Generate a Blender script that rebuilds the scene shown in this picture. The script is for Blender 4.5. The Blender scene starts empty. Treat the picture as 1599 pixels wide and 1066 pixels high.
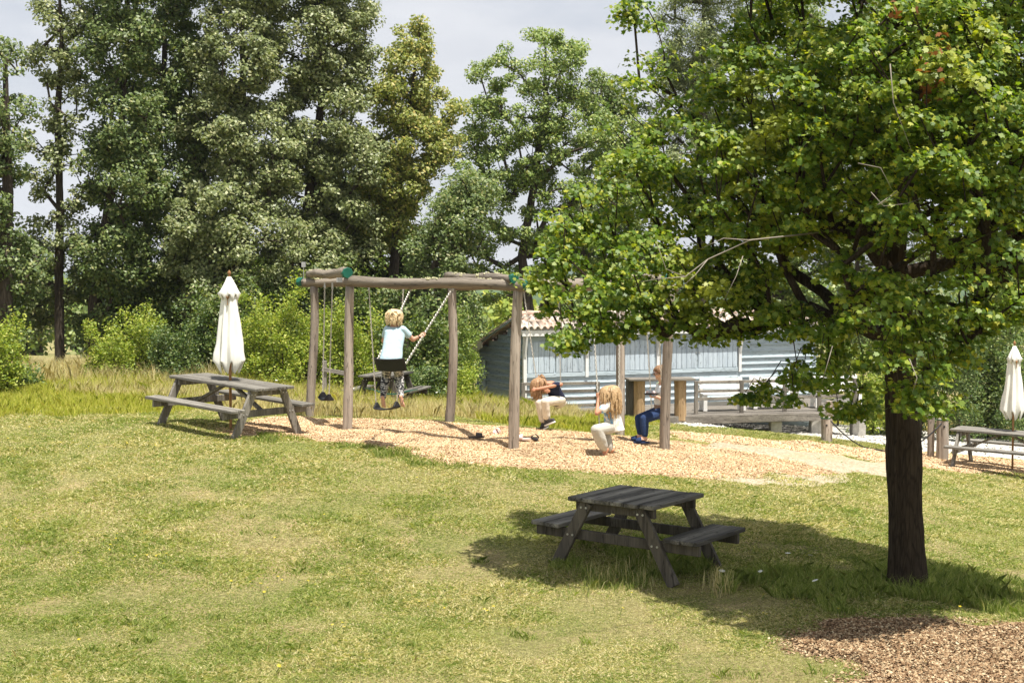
import bpy, bmesh, math, random
import numpy as np
from mathutils import Vector, Matrix, Quaternion
random.seed(7); RNG = np.random.default_rng(7)
S = bpy.context.scene
COL = S.collection
EYE = 2.9; TH = math.atan(88/2000); PI = math.pi
def V(*a): return Vector(a)
# ------------------------------------------------------------------ real-space helpers
def ray(px, py):
    c, s = math.cos(TH), math.sin(TH)
    d = V(px-799.5, 2000*c+(533-py)*s, -2000*s+(533-py)*c)
    return d/d.y
def P(px, py, Y):
    d = ray(px, py); return V(d.x*Y, Y, EYE+d.z*Y)
def H(px, py, Y): p = P(px, py, Y); return (p.x, p.y, p.z)
# ------------------------------------------------------------------ terrain (thin plate spline through surveyed heights)
CP = [H(0,1066,9.0),H(800,1066,9.2),H(1599,1066,9.3),H(0,800,14.4),H(400,800,14.4),H(800,800,14.6),H(1300,800,16),H(1599,800,19.7),
 H(0,650,21),(-5.0,19.9,.8),(-3.7,18.7,.69),H(540,672,20.3),H(800,703,18.55),H(1038,703,19.8),H(485,650,22.4),H(702,660,21.4),H(968,680,22.1),
 H(1200,740,18.6),H(1400,742,21),H(1599,762,23.3),H(1487,728,25.4),H(1570,738,24.6),H(1599,900,13.6),H(1415,912,12.2),H(950,900,12.5),H(600,880,12.6),
 H(1291,693,25.5),H(1470,718,26),H(820,645,33),H(745,628,35.8),H(1343,683,34),H(1275,670,37),H(1100,668,31),H(600,650,22.9),
 (-2.7,27,.4),H(740,640,27),H(400,622,25),H(100,600,29),H(0,590,29),H(300,600,30),
 (-25,40,.2),(-15,40,.1),(0,40,-.6),(12,42,-1.6),(30,42,-2.2),(-20,60,-.6),(0,60,-1.5),(25,60,-2.6),(-40,100,-2.4),(0,100,-3),(40,100,-4),
 (-60,200,-6.5),(0,200,-6.5),(70,200,-7),(0,0,.1),(-20,3,.4),(20,3,-.5),(-22,20,.7),(26,20,-.9),(-10,8,.2),(10,8,-.2)]
CP = np.array(CP)
def _k(r2): return np.where(r2 > 1e-9, .5*r2*np.log(np.maximum(r2, 1e-9)), 0)
_n = len(CP); _A = np.zeros((_n+3, _n+3))
_d2 = ((CP[:,None,:2]-CP[None,:,:2])**2).sum(2)
_A[:_n,:_n] = _k(_d2)+np.eye(_n)*.02; _A[:_n,_n] = 1; _A[:_n,_n+1:] = CP[:,:2]; _A[_n:,:_n] = _A[:_n,_n:].T
_W = np.linalg.solve(_A, np.concatenate([CP[:,2], np.zeros(3)]))
def gz(x, y):
    x = np.atleast_1d(np.asarray(x, float)); y = np.atleast_1d(np.asarray(y, float))
    yc = np.minimum(y, 200); xc = np.clip(x, -75, 85)
    out = np.empty(len(x))
    for i in range(0, len(x), 20000):
        a, b = xc[i:i+20000], yc[i:i+20000]
        out[i:i+20000] = _k((a[:,None]-CP[None,:,0])**2+(b[:,None]-CP[None,:,1])**2)@_W[:_n]+_W[_n]+_W[_n+1]*a+_W[_n+2]*b
    far = np.clip((y-120)/80, 0, 1)
    out = out*(1-far)+far*(-6.6-(y-200)*.004)
    return out+.012*np.sin(x*2.1+y*.7)*np.sin(y*1.7)+.02*np.sin(x*.8-1)*np.sin(y*.6+x*.3)
def g1(x, y): return float(gz([x], [y])[0])
_ys = np.arange(6, 90, .04)
def hit(px, py):
    d = ray(px, py); z = gz(d.x*_ys, _ys); k = np.argmax(EYE+d.z*_ys < z)
    return (d.x*_ys[k], _ys[k])
def G(px, py):
    x, y = hit(px, py); return V(x, y, g1(x, y))
def vnoise(x, y, s, seed=0):
    x = np.asarray(x)*s+seed*13.7; y = np.asarray(y)*s-seed*7.3
    xi, yi = np.floor(x), np.floor(y); fx, fy = x-xi, y-yi
    fx, fy = fx*fx*(3-2*fx), fy*fy*(3-2*fy)
    def h(a, b):
        t = np.sin(a*127.1+b*311.7+seed*3.1)*43758.5453; return t-np.floor(t)
    return (h(xi,yi)*(1-fx)+h(xi+1,yi)*fx)*(1-fy)+(h(xi,yi+1)*(1-fx)+h(xi+1,yi+1)*fx)*fy
# ------------------------------------------------------------------ objects
def tag(o, label=None, cat=None, group=None, kind=None):
    if label: o['label'] = label
    if cat: o['category'] = cat
    if group: o['group'] = group
    if kind: o['kind'] = kind
    return o
def empty(name, loc, rz=0, label=None, cat=None, group=None, rot=None):
    o = bpy.data.objects.new(name, None); COL.objects.link(o)
    o.location = loc; o.rotation_euler = rot if rot else (0,0,rz); o.empty_display_size = .2
    return tag(o, label, cat, group)
def link(name, me, mat, parent=None, smooth=False, loc=None):
    if mat and not me.materials: me.materials.append(mat)
    if smooth: me.polygons.foreach_set('use_smooth', [True]*len(me.polygons))
    o = bpy.data.objects.new(name, me); COL.objects.link(o)
    if parent: o.parent = parent
    if loc is not None: o.location = loc
    return o
def npmesh(name, v, k, loops=None):
    """v (N*k,3): every k consecutive vertices are one face, unless loops (F,k) given"""
    me = bpy.data.meshes.new(name); n = len(v)
    if loops is None: loops = np.arange(n).reshape(-1, k)
    F = len(loops)
    me.vertices.add(n); me.vertices.foreach_set('co', np.ascontiguousarray(v, dtype=np.float32).ravel())
    me.loops.add(F*k); me.loops.foreach_set('vertex_index', loops.astype(np.int32).ravel())
    me.polygons.add(F); me.polygons.foreach_set('loop_start', np.arange(0, F*k, k, dtype=np.int32))
    me.update(calc_edges=True); return me
class MB:
    def __init__(s): s.v = []; s.f = []
    def add(s, vs, fs):
        b = len(s.v); s.v += [tuple(q) for q in vs]; s.f += [tuple(b+i for i in f) for f in fs]; return s
    def box(s, c, sz, m=None):
        x, y, z = sz[0]/2, sz[1]/2, sz[2]/2; c = Vector(c)
        vs = [V(a*x, b*y, d*z) for a in (-1,1) for b in (-1,1) for d in (-1,1)]
        if m: vs = [m @ q for q in vs]
        return s.add([q+c for q in vs], [(0,1,3,2),(4,6,7,5),(0,4,5,1),(2,3,7,6),(0,2,6,4),(1,5,7,3)])
    def bar(s, p0, p1, w, t, side=None):
        """rectangular bar p0->p1; w is measured along 'side', t across it"""
        p0, p1 = Vector(p0), Vector(p1); d = (p1-p0).normalized()
        side = Vector(side) if side else (V(0,0,1).cross(d) if abs(d.z) < .95 else V(1,0,0))
        side = (side-d*side.dot(d)).normalized(); up = d.cross(side)
        vs = [p+side*a*w/2+up*b*t/2 for p in (p0,p1) for a, b in ((-1,-1),(1,-1),(1,1),(-1,1))]
        return s.add(vs, [(3,2,1,0),(4,5,6,7),(0,1,5,4),(1,2,6,5),(2,3,7,6),(3,0,4,7)])
    def tube(s, pts, rs, n=10, cap=True, jit=0, seed=0):
        pts = [Vector(p) for p in pts]; m = len(pts)
        if not hasattr(rs, '__len__'): rs = [rs]*m
        vs = []; a = None; rr = random.Random(seed)
        for i in range(m):
            d = (pts[min(i+1,m-1)]-pts[max(i-1,0)])
            d = d.normalized() if d.length > 1e-9 else V(0,0,1)
            if a is None: a = d.orthogonal().normalized()
            a = (a-d*a.dot(d)).normalized(); b = d.cross(a)
            for k in range(n):
                t = 2*PI*k/n; r = rs[i]*(1+jit*(rr.random()-.5))
                vs.append(pts[i]+(a*math.cos(t)+b*math.sin(t))*r)
        fs = [(i*n+k, i*n+(k+1)%n, (i+1)*n+(k+1)%n, (i+1)*n+k) for i in range(m-1) for k in range(n)]
        if cap: fs += [tuple(range(n-1,-1,-1)), tuple((m-1)*n+k for k in range(n))]
        return s.add(vs, fs)
    def cap(s, p0, r0, p1, r1, n=12):
        p0, p1 = Vector(p0), Vector(p1); d = p1-p0
        d = d.normalized() if d.length > 1e-6 else V(0,0,1)
        pts = [p0-d*r0*math.sin(t) for t in (1.4,.9,.45)]+[p0, p1]+[p1+d*r1*math.sin(t) for t in (.45,.9,1.4)]
        rs = [r0*math.cos(t) for t in (1.4,.9,.45)]+[r0, r1]+[r1*math.cos(t) for t in (.45,.9,1.4)]
        return s.tube(pts, rs, n)
    def ell(s, c, r, m=None, nu=14, nv=9):
        vs = []; c = Vector(c)
        for i in range(nv+1):
            t = PI*(i+.0)/nv; t = min(max(t, .05), PI-.05)
            for k in range(nu):
                u = 2*PI*k/nu; q = V(r[0]*math.sin(t)*math.cos(u), r[1]*math.sin(t)*math.sin(u), r[2]*math.cos(t))
                vs.append((m @ q if m else q)+c)
        fs = [(i*nu+k, (i+1)*nu+k, (i+1)*nu+(k+1)%nu, i*nu+(k+1)%nu) for i in range(nv) for k in range(nu)]
        fs += [tuple(range(nu)), tuple(nv*nu+k for k in range(nu-1,-1,-1))]
        return s.add(vs, fs)
    def mesh(s, name='m'):
        me = bpy.data.meshes.new(name); me.from_pydata(s.v, [], s.f); me.update(); return me
    def build(s, name, mat, parent=None, smooth=False, bevel=0, loc=None):
        if loc is not None and not parent:
            s.v = [(a-loc[0], b-loc[1], c-loc[2]) for a, b, c in s.v]
        o = link(name, s.mesh(name), mat, parent, smooth, loc if not parent else None)
        if bevel:
            b = o.modifiers.new('bevel', 'BEVEL'); b.width = bevel; b.segments = 1; b.limit_method = 'ANGLE'
        return o
def rel(parent):
    """world -> parent-local for an unrotated empty"""
    l = parent.location.copy()
    return lambda p: Vector(p)-l
# ------------------------------------------------------------------ materials
def mat(name, rough=.8, spec=.3):
    m = bpy.data.materials.new(name); m.use_nodes = True
    b = m.node_tree.nodes['Principled BSDF']; b.inputs['Roughness'].default_value = rough
    b.inputs['Specular IOR Level'].default_value = spec
    return m, m.node_tree, b
def N(nt, t, **k):
    n = nt.nodes.new(t)
    for a, b in k.items():
        if a in n.inputs: n.inputs[a].default_value = b
        else: setattr(n, a, b)
    return n
def ramp(nt, fac, stops, interp='LINEAR'):
    r = nt.nodes.new('ShaderNodeValToRGB'); e = r.color_ramp.elements; r.color_ramp.interpolation = interp
    while len(e) < len(stops): e.new(.5)
    for q, (p, c) in zip(e, stops): q.position = p; q.color = (*c, 1) if len(c) == 3 else c
    nt.links.new(fac, r.inputs[0]); return r.outputs[0]
def coords(nt, scale=(1,1,1), what='Object', rot=(0,0,0)):
    t = nt.nodes.new('ShaderNodeTexCoord'); m = nt.nodes.new('ShaderNodeMapping')
    m.inputs['Scale'].default_value = scale; m.inputs['Rotation'].default_value = rot
    nt.links.new(t.outputs[what], m.inputs[0]); return m.outputs[0]
def noise(nt, vec, scale, detail=4, rough=.55, out='Fac', dist=0):
    n = N(nt, 'ShaderNodeTexNoise'); n.inputs['Scale'].default_value = scale; n.inputs['Detail'].default_value = detail
    n.inputs['Roughness'].default_value = rough; n.inputs['Distortion'].default_value = dist
    nt.links.new(vec, n.inputs['Vector']); return n.outputs[out]
def mix(nt, f, a, b, mode='MIX'):
    m = nt.nodes.new('ShaderNodeMix'); m.data_type = 'RGBA'; m.blend_type = mode
    for i, x in ((0,f),(6,a),(7,b)):
        if hasattr(x, 'is_output'): nt.links.new(x, m.inputs[i])
        else: m.inputs[i].default_value = x if i == 0 else (*x, 1)
    return m.outputs[2]
def bump(nt, b, h, st=.4, dist=.02):
    n = N(nt, 'ShaderNodeBump'); n.inputs['Strength'].default_value = st; n.inputs['Distance'].default_value = dist
    nt.links.new(h, n.inputs['Height']); nt.links.new(n.outputs[0], b.inputs['Normal'])
def plain(name, c, rough=.6, var=.15, scale=8, spec=.3, bmp=0, metal=0):
    m, nt, b = mat(name, rough, spec); f = noise(nt, coords(nt), scale)
    d = tuple(x*(1-var) for x in c); e = tuple(min(1, x*(1+var)) for x in c)
    nt.links.new(ramp(nt, f, [(.3,d),(.7,e)]), b.inputs['Base Color']); b.inputs['Metallic'].default_value = metal
    if bmp: bump(nt, b, f, bmp)
    return m
def wood(name, c1, c2, c3, axis='Z', rough=.85, fine=26):
    m, nt, b = mat(name, rough, .2)
    sc = {'X':(.06,1,1),'Y':(1,.06,1),'Z':(1,1,.06)}[axis]
    co = coords(nt, sc); f = noise(nt, co, fine*2, 6, .65); g = noise(nt, co, fine*.35, 3); h = noise(nt, coords(nt), 3, 3)
    a = ramp(nt, f, [(.3,c1),(.52,c2),(.75,c3)])
    a = mix(nt, .55, a, ramp(nt, g, [(.35,c1),(.65,c3)]))
    a = mix(nt, ramp(nt, h, [(.35,(.0,)*3),(.75,(.35,)*3)]), a, c2)
    ck = noise(nt, co, fine*.8, 2, .5, dist=.4); a = mix(nt, ramp(nt, ck, [(.455,(0,)*3),(.475,(.85,)*3),(.495,(0,)*3)]), a, tuple(x*.35 for x in c1))
    at = N(nt, 'ShaderNodeObjectInfo')
    v = ramp(nt, at.outputs['Random'], [(0,(.78,)*3),(1,(1.15,)*3)])
    a = mix(nt, 1, a, v, 'MULTIPLY')
    nt.links.new(a, b.inputs['Base Color']); bump(nt, b, f, .9, .010); return m
def leafmat(name, stops, trans=.35, gloss=.35, tcol=None, patch=None):
    m, nt, b = mat(name, .5, gloss)
    gi = N(nt, 'ShaderNodeNewGeometry')
    if 'leaf' in name: stops = [(p, (min(1, q[0]*(1.03 if 'maple' in name else 1.05)), q[1]*(1.04 if 'maple' in name else 1), q[2])) for p, q in stops]
    c = ramp(nt, gi.outputs['Random Per Island'], stops)
    if patch:
        f = noise(nt, coords(nt), patch[0], 2); c = mix(nt, ramp(nt, f, [(patch[1],(0,)*3),(patch[1]+.12,(patch[3],)*3)]), c, patch[2])
    nt.links.new(c, b.inputs['Base Color'])
    t = N(nt, 'ShaderNodeBsdfTranslucent'); k = mix(nt, 1, c, tcol or (1.3,1.35,.5), 'MULTIPLY'); nt.links.new(k, t.inputs[0])
    ms = N(nt, 'ShaderNodeMixShader'); ms.inputs[0].default_value = trans
    nt.links.new(b.outputs[0], ms.inputs[1]); nt.links.new(t.outputs[0], ms.inputs[2])
    nt.links.new(ms.outputs[0], nt.nodes['Material Output'].inputs[0]); return m
M = {}
M['post'] = wood('weathered_post', (.15,.12,.095), (.34,.285,.235), (.52,.45,.38), 'Z')
M['beamx'] = wood('weathered_beam', (.09,.072,.055), (.21,.175,.14), (.37,.32,.26), 'X')
M['beamf'] = wood('weathered_cross_beam', (.13,.10,.075), (.28,.23,.18), (.42,.36,.29), 'Y')
M['tab'] = wood('grey_plank', (.075,.068,.058), (.19,.175,.15), (.34,.32,.28), 'X')
M['tabl'] = wood('grey_leg', (.08,.072,.06), (.20,.185,.155), (.38,.35,.31), 'Z')
M['dtab'] = wood('dark_plank', (.022,.02,.018), (.08,.075,.065), (.33,.31,.27), 'X', fine=20)
M['dtabl'] = wood('dark_leg', (.035,.03,.025), (.085,.074,.06), (.18,.16,.13), 'Z')
M['deckw'] = wood('deck_timber', (.095,.083,.07), (.22,.195,.165), (.37,.335,.29), 'X')
M['deckz'] = wood('deck_post_timber', (.095,.083,.07), (.22,.195,.165), (.37,.335,.29), 'Z')
M['bole'] = wood('sawn_bole', (.22,.13,.06), (.45,.29,.15), (.62,.45,.27), 'Z')
M['green'] = plain('green_cap', (.010,.10,.066), .45)
M['rubber'] = plain('black_rubber', (.018,.018,.02), .55)
M['chain'] = plain('galvanised_chain', (.55,.52,.46), .4, metal=.5)
M['steel'] = plain('grey_metal', (.45,.45,.45), .4, metal=.6)
M['canvas'] = plain('white_canvas', (.80,.79,.74), .9, .04, 5)
M['upole'] = wood('umbrella_pole', (.24,.12,.05), (.38,.20,.09), (.50,.30,.15), 'Z')
M['white'] = plain('white_paint', (.78,.77,.74), .6, .07, 6)
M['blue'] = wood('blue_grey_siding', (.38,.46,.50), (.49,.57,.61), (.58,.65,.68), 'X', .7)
M['blueend'] = wood('blue_grey_end_siding_shaded', (.22,.29,.34), (.31,.39,.44), (.42,.50,.55), 'Y', .7)  # darker copy of the front siding: end wall shade put into the colour
M['bluev'] = wood('blue_grey_shutter', (.42,.49,.55), (.52,.60,.66), (.60,.67,.71), 'Z', .7)
M['concrete'] = plain('concrete', (.40,.38,.34), .9, .2, 12, bmp=.3)
def tilemat():
    m, nt, b = mat('terracotta_tile', .85, .2); v = N(nt, 'ShaderNodeTexVoronoi'); v.inputs['Scale'].default_value = 3.2
    nt.links.new(coords(nt,(1,.6,1)), v.inputs['Vector'])
    a = ramp(nt, v.outputs['Color'], [(.1,(.52,.37,.29)),(.5,(.62,.50,.41)),(.9,(.68,.60,.52))])
    f = noise(nt, coords(nt), 14, 5); a = mix(nt, ramp(nt, f, [(.5,(0,)*3),(.8,(.5,)*3)]), a, (.30,.22,.17))
    nt.links.new(a, b.inputs['Base Color']); return m
M['tile'] = tilemat()
def barkmat(name, a, b_, sc=9):
    m, nt, b = mat(name, .95, .1); co = coords(nt, (1,1,.09)); f = noise(nt, co, sc*3, 7, .75, dist=1.2)
    v = N(nt, 'ShaderNodeTexVoronoi'); v.feature = 'DISTANCE_TO_EDGE'; v.inputs['Scale'].default_value = sc*3.4
    nt.links.new(co, v.inputs['Vector'])
    c = ramp(nt, f, [(.3,a),(.65,b_)]); c = mix(nt, ramp(nt, v.outputs[0], [(0,(.55,)*3),(.12,(0,)*3)]), c, tuple(x*.4 for x in a))
    nt.links.new(c, b.inputs['Base Color']); bump(nt, b, f, 1, .06); return m
M['bark'] = barkmat('maple_bark', (.03,.022,.015), (.10,.075,.052))
M['obark'] = barkmat('oak_bark', (.05,.04,.03), (.13,.105,.08), 5)
M['twig'] = plain('pale_dead_twig', (.24,.21,.17), .9, .2)
# ================================================================== GROUND
def axis_steps(a, b, d0, gr):
    out = [0]; s = d0; x = 0
    while x < b: x += s; s *= gr if x > 12 else 1; out.append(x)
    return out
px_ = axis_steps(0, 400, .3, 1.07); xs = np.array([-q for q in px_[:0:-1]]+px_)
ys = [-12.]; s_ = .3
while ys[-1] < 1800: ys.append(ys[-1]+s_); s_ *= (1.04 if ys[-1] > 30 else 1)
ys = np.array(ys)
def gridmesh(name, xs, ys, zf):
    X, Y = np.meshgrid(xs, ys); z = zf(X.ravel(), Y.ravel()); v = np.stack([X.ravel(), Y.ravel(), z], 1)
    nx, ny = len(xs), len(ys); i = (np.arange(ny-1)[:,None]*nx+np.arange(nx-1)).ravel()
    return npmesh(name, v, 4, np.stack([i, i+1, i+1+nx, i+nx], 1))
def lawnmat():
    m, nt, b = mat('lawn_ground', .95, .1); co = coords(nt)
    big = noise(nt, co, .35, 3, .6); mid = noise(nt, co, 1.6, 4, .6); fine = noise(nt, co, 20, 9, .88)
    c = ramp(nt, fine, [(.34,(.08,.065,.03)),(.48,(.22,.18,.08)),(.62,(.46,.40,.20))])
    g = ramp(nt, fine, [(.34,(.05,.06,.02)),(.49,(.16,.17,.055)),(.62,(.36,.34,.13))])
    c = mix(nt, ramp(nt, big, [(.38,(0,)*3),(.62,(1,)*3)]), c, g)
    c = mix(nt, ramp(nt, mid, [(.52,(0,)*3),(.68,(.75,)*3)]), c, (.36,.27,.15))
    nt.links.new(c, b.inputs['Base Color']); bump(nt, b, fine, .9, .03); return m
M['lawn'] = lawnmat()
g_o = link('ground', gridmesh('ground', xs, ys, gz), M['lawn'], smooth=True); tag(g_o, kind='structure')
# patches ----------------------------------------------------------
def poly(pts): return np.array([hit(*q) for q in pts])
def inside(pl, x, y):
    c = np.zeros(len(x), bool); j = len(pl)-1
    for i in range(len(pl)):
        (x0, y0), (x1, y1) = pl[i], pl[j]; j = i
        t = ((y0 > y) != (y1 > y)); c ^= t & (x < (x1-x0)*(y-y0)/((y1-y0) or 1e-9)+x0)
    return c
def sdist(pl, x, y):
    d = np.full(len(x), 1e9); j = len(pl)-1
    for i in range(len(pl)):
        a, b = pl[j], pl[i]; j = i; e = b-a; L = (e@e) or 1e-9
        t = np.clip(((x-a[0])*e[0]+(y-a[1])*e[1])/L, 0, 1)
        d = np.minimum(d, np.hypot(x-a[0]-t*e[0], y-a[1]-t*e[1]))
    return np.where(inside(pl, x, y), d, -d)
PL = {
 'chips': poly([(365,664),(400,654),(480,654),(560,655),(640,657),(702,662),(790,668),(850,672),(900,676),(960,681),(1010,688),(1060,690),(1130,700),(1220,716),(1330,735),(1200,748),(1090,745),(960,738),(820,731),(700,722),(600,702),(520,690),(430,683),(365,680)]),
 'strip': poly([(1046,676),(1120,681),(1200,688),(1300,695),(1450,707),(1599,722),(1680,732),(1680,748),(1599,741),(1480,734),(1380,723),(1250,708),(1120,693),(1060,685)]),
 'gravel': poly([(1046,661),(1120,660),(1200,661),(1300,665),(1400,670),(1500,682),(1599,689),(1720,697),(1720,730),(1599,719),(1500,709),(1400,701),(1290,685),(1180,671),(1080,667)]),
 'track': poly([(1090,692),(1180,700),(1300,714),(1400,730),(1400,746),(1300,738),(1200,716),(1110,702)]),
 'bare': poly([(1100,746),(1200,746),(1320,742),(1330,748),(1260,758),(1170,757)]),
 'mulch': poly([(1235,1008),(1330,985),(1420,976),(1520,980),(1640,990),(1660,1110),(1430,1120),(1340,1050),(1270,1025)]),
}
def wob(x, y, k): return (vnoise(x, y, 1.7, k)-.5)*.5+(vnoise(x, y, 5, k+1)-.5)*.22
def patch(name, key, m, top, step, kind='structure', amp=.02, edge=.25):
    pl = PL[key]; a, b = pl.min(0)-.4, pl.max(0)+.4
    def zf(x, y):
        d = sdist(pl, x, y)+wob(x, y, len(key)); h = np.clip((d+.05)*edge, -.05, top)
        return gz(x, y)+h+amp*(vnoise(x, y, 3, 5)-.6)*np.clip(d*3, 0, 1)
    xs, ys = np.arange(a[0], b[0], step), np.arange(a[1], b[1], step)
    me = gridmesh(name, xs, ys, zf)
    # keep only faces that reach the patch
    bm = bmesh.new(); bm.from_mesh(me); cc = np.array([f.calc_center_median()[:2] for f in bm.faces])
    d = sdist(pl, cc[:,0], cc[:,1])+wob(cc[:,0], cc[:,1], len(key)); bm.faces.ensure_lookup_table()
    bmesh.ops.delete(bm, geom=[bm.faces[i] for i in np.where(d < -.25)[0]], context='FACES'); bm.to_mesh(me); bm.free()
    return tag(link(name, me, m, smooth=True), kind=kind)
def inpatch(key, x, y, off=0): return sdist(PL[key], x, y)+wob(x, y, len(key)) > off
def groundmat(name, stops, sc, bs=.6, big=None):
    m, nt, b = mat(name, .95, .1); co = coords(nt); v = N(nt, 'ShaderNodeTexVoronoi'); v.inputs['Scale'].default_value = sc
    nt.links.new(co, v.inputs['Vector']); s = N(nt, 'ShaderNodeSeparateColor'); nt.links.new(v.outputs['Color'], s.inputs[0])
    c = ramp(nt, s.outputs[0], stops); f = noise(nt, co, 1.2, 4)
    if big: c = mix(nt, ramp(nt, f, [(.5,(0,)*3),(.7,(.6,)*3)]), c, big)
    nt.links.new(c, b.inputs['Base Color']); bump(nt, b, v.outputs['Distance'], bs, .03); return m
CH = [(0,(.42,.27,.14)),(.3,(.58,.40,.225)),(.7,(.67,.49,.30)),(1,(.74,.59,.41))]
M['chips'] = groundmat('wood_chip_ground', CH, 95, .7)
M['gravel'] = groundmat('pale_gravel', [(0,(.34,.32,.28)),(.5,(.52,.50,.45)),(1,(.66,.64,.58))], 40, .5, (.46,.42,.34))
M['track'] = groundmat('worn_earth', [(0,(.25,.20,.13)),(.5,(.36,.30,.21)),(1,(.46,.40,.30))], 30, .5, (.30,.29,.15))
M['mulch'] = groundmat('dry_leaf_litter', [(0,(.11,.065,.035)),(.5,(.24,.16,.095)),(1,(.38,.28,.18))], 60, .8, (.19,.11,.06))
patch('wood_chip_bed', 'chips', M['chips'], .03, .1, amp=.06)
patch('wood_chip_strip', 'strip', M['chips'], .03, .12, amp=.04)
patch('gravel_path', 'gravel', M['gravel'], .07, .15)
patch('worn_track', 'track', M['track'], .06, .1)
patch('bare_earth', 'bare', M['track'], .01, .1)
patch('leaf_litter', 'mulch', M['mulch'], .03, .06, amp=.03)
# scattered chips and dry leaves -----------------------------------
def flat_bits(name, key, n, size, m, top, off=.05, label=None, lift=.006):
    pl = PL[key]; a, b = pl.min(0)-.3, pl.max(0)+.3
    q = RNG.uniform(a, b, (n*6, 2)); q = q[inpatch(key, q[:,0], q[:,1], -.25*RNG.random(len(q))**2)]; q = q[~inpatch('track', q[:,0], q[:,1], .12)|(RNG.random(len(q)) < .12)][:n]; n = len(q)
    d = sdist(pl, q[:,0], q[:,1])+wob(q[:,0], q[:,1], len(key))
    z = gz(q[:,0], q[:,1])+np.clip(np.clip((d+.05)*.25, 0, top), 0, top)+{'chips':.06,'strip':.04}.get(key,.03)*(vnoise(q[:,0], q[:,1], 3, 5)-.6)*np.clip(d*3, 0, 1)+lift
    an = RNG.uniform(0, 2*PI, n); L = size*RNG.uniform(.5, 1.5, n); W = L*RNG.uniform(.3, .7, n)
    t1, t2 = RNG.normal(0, .35, n), RNG.normal(0, .35, n)
    v = np.zeros((n,4,3))
    for i, (u, w) in enumerate(((-1,-1),(1,-1),(1,1),(-1,1))):
        x, y = u*L/2, w*W/2
        v[:,i,0] = q[:,0]+x*np.cos(an)-y*np.sin(an); v[:,i,1] = q[:,1]+x*np.sin(an)+y*np.cos(an); v[:,i,2] = z+x*t1+y*t2
    return tag(link(name, npmesh(name, v.reshape(-1,3), 4), m), label, None, None, 'stuff')
def bitmat(name, st, dust=None):
    m, nt, b = mat(name, .9, .15); g = N(nt, 'ShaderNodeNewGeometry')
    c = ramp(nt, g.outputs['Random Per Island'], st)
    if dust: c = mix(nt, ramp(nt, noise(nt, coords(nt), 1.3, 5, .65), [(.48,(0,)*3),(.66,(.75,)*3)]), c, dust)
    nt.links.new(c, b.inputs['Base Color']); return m
M['chipbit'] = bitmat('wood_chip', CH, (.40,.28,.17)); M['leafbit'] = bitmat('dry_leaf', [(0,(.13,.07,.035)),(.5,(.28,.18,.10)),(.8,(.40,.29,.17)),(1,(.52,.43,.28))])
flat_bits('wood_chips', 'chips', 170000, .018, M['chipbit'], .03, label='loose pale wood chips heaped under the swing frame')
flat_bits('wood_chips', 'strip', 34000, .026, M['chipbit'], .03, label='loose orange wood chips in a strip beside the gravel path')
flat_bits('dry_leaves', 'mulch', 34000, .020, M['leafbit'], .03, label='dry brown leaves littering the bare patch at the tree foot')
flat_bits('gravel_stones', 'gravel', 9000, .05, bitmat('gravel_stone', [(0,(.3,.28,.25)),(1,(.7,.68,.62))]), .07, label='loose pale stones on the gravel path')
# ------------------------------------------------------------------ GRASS
def blades(name, x, y, h, w, m, lean=.45, label=None):
    n = len(x); z = gz(x, y)-.01; a = RNG.uniform(0, 2*PI, n); l = RNG.normal(0, lean, n)*h; l2 = RNG.normal(0, lean, n)*h
    v = np.empty((n,5,3)); c, s = np.cos(a)*w/2, np.sin(a)*w/2
    v[:,0] = np.stack([x-c, y-s, z], 1); v[:,1] = np.stack([x+c, y+s, z], 1)
    mx, my, mz = x+l*.35, y+l2*.35, z+h*.62
    v[:,2] = np.stack([mx+c*.8, my+s*.8, mz], 1); v[:,3] = np.stack([x+l, y+l2, z+h*RNG.uniform(.75,1,n)], 1); v[:,4] = np.stack([mx-c*.8, my-s*.8, mz], 1)
    return tag(link(name, npmesh(name, v.reshape(-1,3), 5), m), label, None, None, 'stuff')
def sample(n, y0, y1, xr=.43, x0=None, x1=None, p=2.2):
    u = RNG.random(n); e = 1-p  # density ~ Y^-p * Y (width)
    e = 2-p; y = (y0**e+u*(y1**e-y0**e))**(1/e) if abs(e) > 1e-6 else y0*(y1/y0)**u
    return RNG.uniform(-1, 1, n)*(xr*y+.6), y
GM1 = leafmat('lawn_grass', [(0,(.17,.20,.055)),(.25,(.31,.33,.10)),(.5,(.50,.47,.19)),(.75,(.66,.59,.31)),(1,(.80,.70,.46))], .35, .15, (1.2,1.2,.7), (.45,.50,(.33,.38,.09),.5))
GM2 = leafmat('green_grass', [(0,(.12,.18,.035)),(.5,(.23,.30,.065)),(.85,(.38,.42,.12)),(1,(.6,.55,.26))], .35, .15, (1.15,1.2,.6))
GM3 = leafmat('dry_grass', [(0,(.50,.42,.17)),(.5,(.70,.61,.30)),(.8,(.80,.71,.42)),(1,(.50,.54,.17))], .35, .15, (1.1,1.05,.8))
GM4 = leafmat('lush_grass', [(0,(.30,.37,.04)),(.5,(.48,.50,.07)),(1,(.66,.60,.18))], .4, .15, (1.15,1.15,.6))
x, y = sample(1050000, 8.6, 34, p=2.5)
bad = np.zeros(len(x), bool)
for k in ('chips','strip','gravel','mulch'): bad |= inpatch(k, x, y, .0)&(RNG.random(len(x)) > (.16*vnoise(x, y, 3, 2) if k == 'mulch' else .004))
for k in ('track','bare'): bad |= inpatch(k, x, y, .0)&(RNG.random(len(x)) > .45)
thin = vnoise(x, y, 1.3, 9)*.6+vnoise(x, y, 4, 3)*.4
keep = ~bad&(RNG.random(len(x)) < .55+.9*(1-thin)); x, y = x[keep], y[keep]
tuft = vnoise(x, y, 2.2, 4)*.6+vnoise(x, y, .6, 8)*.4
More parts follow.
